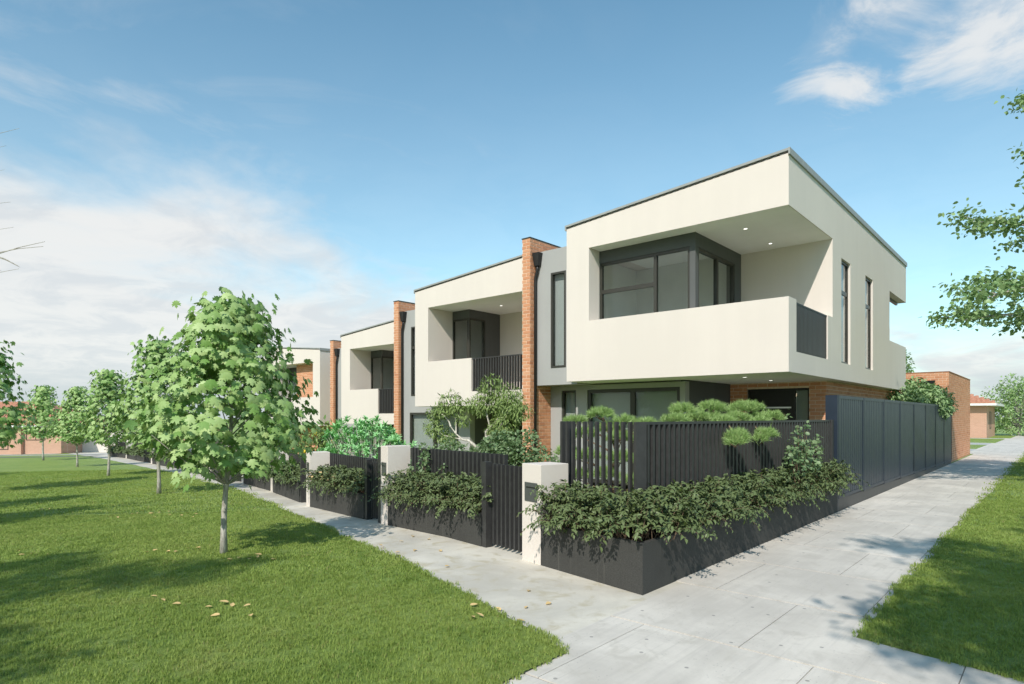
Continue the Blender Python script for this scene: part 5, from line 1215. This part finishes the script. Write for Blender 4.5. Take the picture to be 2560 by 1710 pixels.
def rear_wall():
    x, y = cam_xy(-44.8, 61.8); root = empty('garden_wall', (x, y, -1.8), TH); tag(root, 'long pale rendered wall closing the far end of the street', 'wall')
    m_ = MB(); m_.box(0, 9.5, 0, .25, -.3, 2.0); m_.build('wall_body', 'cream', root); m_ = MB(); m_.box(-.02, 9.52, -.03, .28, 2.0, 2.06); m_.build('coping', 'cream', root)
    r2 = empty('tiled_outbuilding', (*cam_xy(-44, 70), -1.9), TH); tag(r2, 'orange tiled roof showing above the pale far wall', 'building')
    m_ = MB(); m_.box(0, 9, 0, 6, -.3, 2.2); m_.build('wall', 'bricktex', r2); m_ = MB(); hip_roof(m_, -.4, 9.4, -.4, 6.4, 2.2, 1.9); m_.build('roof', 'tile', r2)
rear_wall()
def bungalow_right():
    root = empty('bungalow', (-1.45, 56.0, 0)); tag(root, 'small pink brick house with tiled roof at the end of the side path', 'house', 'brick bungalows')
    m_ = MB(); m_.box(-2.35, 0, 0, 8, -.2, 2.55); m_.build('wall', 'bricktex', root)
    m_ = MB(); m_.box(-9, -2.36, 1.2, 8, -.2, 2.55); m_.build('porch_wall', 'bricktexo', root)
    m_ = MB(); m_.box(-9.6, .65, -.65, 8.6, 2.55, 2.72); m_.build('gutter', 'white', root)
    m_ = MB(); hip_roof(m_, -9.5, .55, -.55, 8.5, 2.721, 1.75); m_.build('roof', 'tile', root)
    tile_rows(root, -9.5, .55, -.57, 2.73, 1.70, 4.4, 4.4, 4.4)
    window(root, 'S', 0, 2.6, 3.8, .7, 2.1, fw=.07, rec=-.03, blind=True)
bungalow_right()
# verges and driveways beyond the garage
for (nm, mt, x0, x1, y0, y1, z) in (('driveway', 'drive', -12, -.35, 29.2, 35.0, .004), ('verge_lawn', 'lawn', -14, -.35, 35.2, 41.0, .010), ('driveway', 'drive', -12, -.2, 41.0, 44.6, .005), ('verge_lawn', 'lawn', -14, -.2, 44.6, 54.0, .011), ('driveway', 'drive', -12, -.1, 54.0, 55.8, .006), ('verge_lawn', 'lawn', -1.3, .0, 56.2, 64, .012)):
    tag(MB().box(x0, x1, y0, y1, z-.02, z).build(nm, mt), kind='structure')
def cam_strip(nm, mt, X0, X1, Y0, Y1, dz):
    mb = MB(); n = 24
    for i in range(n+1):
        X = X0+(X1-X0)*i/n
        for Y in (Y0, Y1): x, y = cam_xy(X, Y); mb.v.append((x, y, ter(x)+dz))
    for i in range(n): mb.f.append((2*i, 2*i+2, 2*i+3, 2*i+1))
    tag(mb.build(nm, mt), kind='structure')
cam_strip('cross_road', 'asphalt', -75, -33.5, 49.6, 51.0, .030)
cam_strip('cross_footpath', 'drive', -75, -36, 54.0, 55.6, .031)
cam_strip('forecourt', 'drive', -75, -42.6, 57.3, 59.6, .032)

# ------------------------------------------------------------------ fallen leaves
def fallen():
    rng = random.Random(7)
    V, F = t_ovate(.55, .16, -.1); V = V*.078; V[:, 2] *= .6; V[:, 2] += .006
    me = np_mesh('fallen_leaf', V, F, 'dry')
    D_ = 2560/2347
    def g(u, v):
        z = 0
        for _ in range(30):
            Y = (CAM.z-z)*1554.7/(v*D_-1041); X = (u*D_-1280)/1554.7*Y; x, y = cam_xy(X, Y); z = ter(x)
        return x, y, z
    path = [(1210, 1358), (1262, 1384), (1205, 1397), (1148, 1403), (1204, 1428), (1150, 1422), (868, 1250), (925, 1243), (985, 1238), (953, 1262), (1007, 1263), (905, 1268), (945, 1232), (1030, 1300), (880, 1256), (640, 1160)]
    lawn = [(1077, 1399), (1078, 1424), (1108, 1426), (415, 1394), (370, 1383), (345, 1376), (470, 1402), (525, 1392), (530, 1402), (575, 1396), (505, 1420), (575, 1420), (350, 1270), (380, 1272), (405, 1270), (430, 1263), (455, 1268), (330, 1272), (460, 1262), (520, 1290), (545, 1288), (570, 1290), (590, 1286), (620, 1290), (600, 1280), (40, 1270), (42, 1279), (70, 1277),
            (300, 1183), (315, 1180), (340, 1182), (365, 1180), (385, 1184), (412, 1186), (440, 1190), (350, 1190), (330, 1176), (95, 1172), (110, 1170), (135, 1172), (160, 1170), (180, 1171), (270, 1192), (390, 1176), (425, 1180), (445, 1183)]
    for pts, lab, gr, dz in ((path, 'dry tan leaf fallen on the concrete footpath', 'fallen leaves on the footpath', .010), (lawn, 'dry tan leaf fallen on the grass', 'fallen leaves on the lawn', .040)):
        for (u, v) in pts:
            x, y, z = g(u, v); o = link('fallen_leaf', me); o.location = (x, y, z+dz); s = rng.uniform(.75, 1.2)
            o.rotation_euler = (rng.uniform(-.25, .25), rng.uniform(-.25, .25), rng.uniform(0, 6.28)); o.scale = (s, s, s)
            if pts is path: where = ' near the corner planter' if u > 1100 else (' below the hedge beside the nearest gate' if u > 800 else ' far along the street')
            else: where = ' at the path edge near the corner' if u > 1000 else (' close to the nearest maple trunk' if u > 500 and v < 1300 else (' left of the nearest maple trunk' if v > 1240 and v < 1300 and u > 200 else (' at the far left edge' if v > 1240 and u < 100 else (' in the foreground, in front of the nearest maple' if v > 1300 else (' in the shade left of the maple trunks' if u > 250 else ' in the far shade near the left edge')))))
            tag(o, lab+where, 'leaf', gr+where)
    for k in range(22):
        x = -6.6-2.2*rng.random(); y = fence_y(x)+rng.uniform(-.22, .12); o = link('fallen_leaf', me); o.location = (x, y, ter(x)+.72+rng.uniform(-.12, .05)); s = rng.uniform(.8, 1.2)
        o.rotation_euler = (rng.uniform(-.5, .2), rng.uniform(-.3, .3), rng.uniform(0, 6.28)); o.scale = (s, s, s); tag(o, 'dry tan leaf caught on the hedge before the bright green shrub', 'leaf', 'dry leaves caught on the hedge')
fallen()

# ------------------------------------------------------------------ grass blades
def tuft_object(seed, nb, h, spread, w):
    rng = np.random.default_rng(seed); V, F = [], []
    for i in range(nb):
        an = rng.uniform(0, 6.28); r_ = spread*math.sqrt(rng.random()); bx, by = r_*math.cos(an), r_*math.sin(an); b2 = rng.uniform(0, 6.28)
        dx, dy = math.cos(b2), math.sin(b2); lean = rng.uniform(.1, .8)*h; hh = h*rng.uniform(.6, 1.15); nx, ny = -dy*w/2, dx*w/2; q = len(V)
        V += [(bx-nx, by-ny, 0), (bx+nx, by+ny, 0), (bx-nx*.8+dx*lean*.3, by-ny*.8+dy*lean*.3, hh*.55), (bx+nx*.8+dx*lean*.3, by+ny*.8+dy*lean*.3, hh*.55), (bx+dx*lean, by+dy*lean, hh)]
        F += [(q, q+1, q+3), (q, q+3, q+2), (q+2, q+3, q+4)]
    return bpy.data.objects.new('grass_tuft', np_mesh('grass_tuft', np.array(V), np.array(F), 'blade'))
def gn_group(tuft):
    ng = bpy.data.node_groups.new('grass_on_points', 'GeometryNodeTree')
    ng.interface.new_socket('Geometry', in_out='INPUT', socket_type='NodeSocketGeometry'); ng.interface.new_socket('Geometry', in_out='OUTPUT', socket_type='NodeSocketGeometry')
    gi = ng.nodes.new('NodeGroupInput'); go = ng.nodes.new('NodeGroupOutput'); ip = ng.nodes.new('GeometryNodeInstanceOnPoints'); oi = ng.nodes.new('GeometryNodeObjectInfo')
    oi.inputs['Object'].default_value = tuft
    rv = ng.nodes.new('FunctionNodeRandomValue'); rv.data_type = 'FLOAT_VECTOR'; rv.inputs[0].default_value = (-.12, -.12, 0); rv.inputs[1].default_value = (.12, .12, 6.283)
    na = ng.nodes.new('GeometryNodeInputNamedAttribute'); na.data_type = 'FLOAT'; na.inputs[0].default_value = 'scl'
    ng.links.new(gi.outputs[0], ip.inputs['Points']); ng.links.new(oi.outputs['Geometry'], ip.inputs['Instance']); ng.links.new(rv.outputs[0], ip.inputs['Rotation'])
    ng.links.new(na.outputs[0], ip.inputs['Scale']); ng.links.new(ip.outputs[0], go.inputs[0])
    return ng
def grass():
    rng = np.random.default_rng(5)
    g1 = gn_group(tuft_object(1, 12, .031, .028, .0045)); g2 = gn_group(tuft_object(2, 14, .034, .06, .008)); g3 = gn_group(tuft_object(3, 16, .036, .16, .016))
    bands = (('near', 2.2, 6.6, 1150, g1, 1.15), ('mid', 6.6, 12.5, 430, g2, 1.15), ('far', 12.5, 30, 62, g3, 1.1))
    le = np.vectorize(lawn_edge); tr_ = np.vectorize(ter)
    for side in ('left', 'right'):
        for nm, Y0, Y1, dens, grp, wide in bands:
            k = 1.25; n = int(dens*k*(Y1**2-Y0**2)) if side == 'left' else int(dens*.9*(Y1**2-Y0**2))
            Y = np.sqrt(rng.uniform(Y0**2, Y1**2, n))
            X = Y*(rng.uniform(-k, k, n) if side == 'left' else rng.uniform(.1, 1.9, n))
            x = CAM.x+X*math.cos(TH)-Y*math.sin(TH); y = CAM.y+X*math.sin(TH)+Y*math.cos(TH)
            if side == 'left':
                ok = (x < .335+rng.normal(size=n)*.012) & (x > -78); ok &= y < le(x)+rng.normal(size=n)*.02
            else:
                ok = (x > RIGHT_X+.02*np.sin(y*2.1)+.012*np.sin(y*5.7)-.02+rng.normal(size=n)*.015) & (x < RIGHT_X+8.8) & (y > right_front(x)-.01+rng.normal(size=n)*.012)
            x, y = x[ok], y[ok]; z = (tr_(x) if len(x) else x)+.012
            me = bpy.data.meshes.new('grass_points'); me.vertices.add(len(x)); me.vertices.foreach_set('co', np.stack([x, y, z], 1).astype(np.float32).ravel())
            at = me.attributes.new('scl', 'FLOAT', 'POINT'); at.data.foreach_set('value', rng.uniform(.65, 1.3, len(x)).astype(np.float32)); me.update()
            o = link('grass', me); md = o.modifiers.new('grass', 'NODES'); md.node_group = grp
            tag(o, f'mown green grass blades on the {"lawn left of the street footpath" if side == "left" else "verge right of the side footpath"}', 'grass', kind='stuff')
grass()
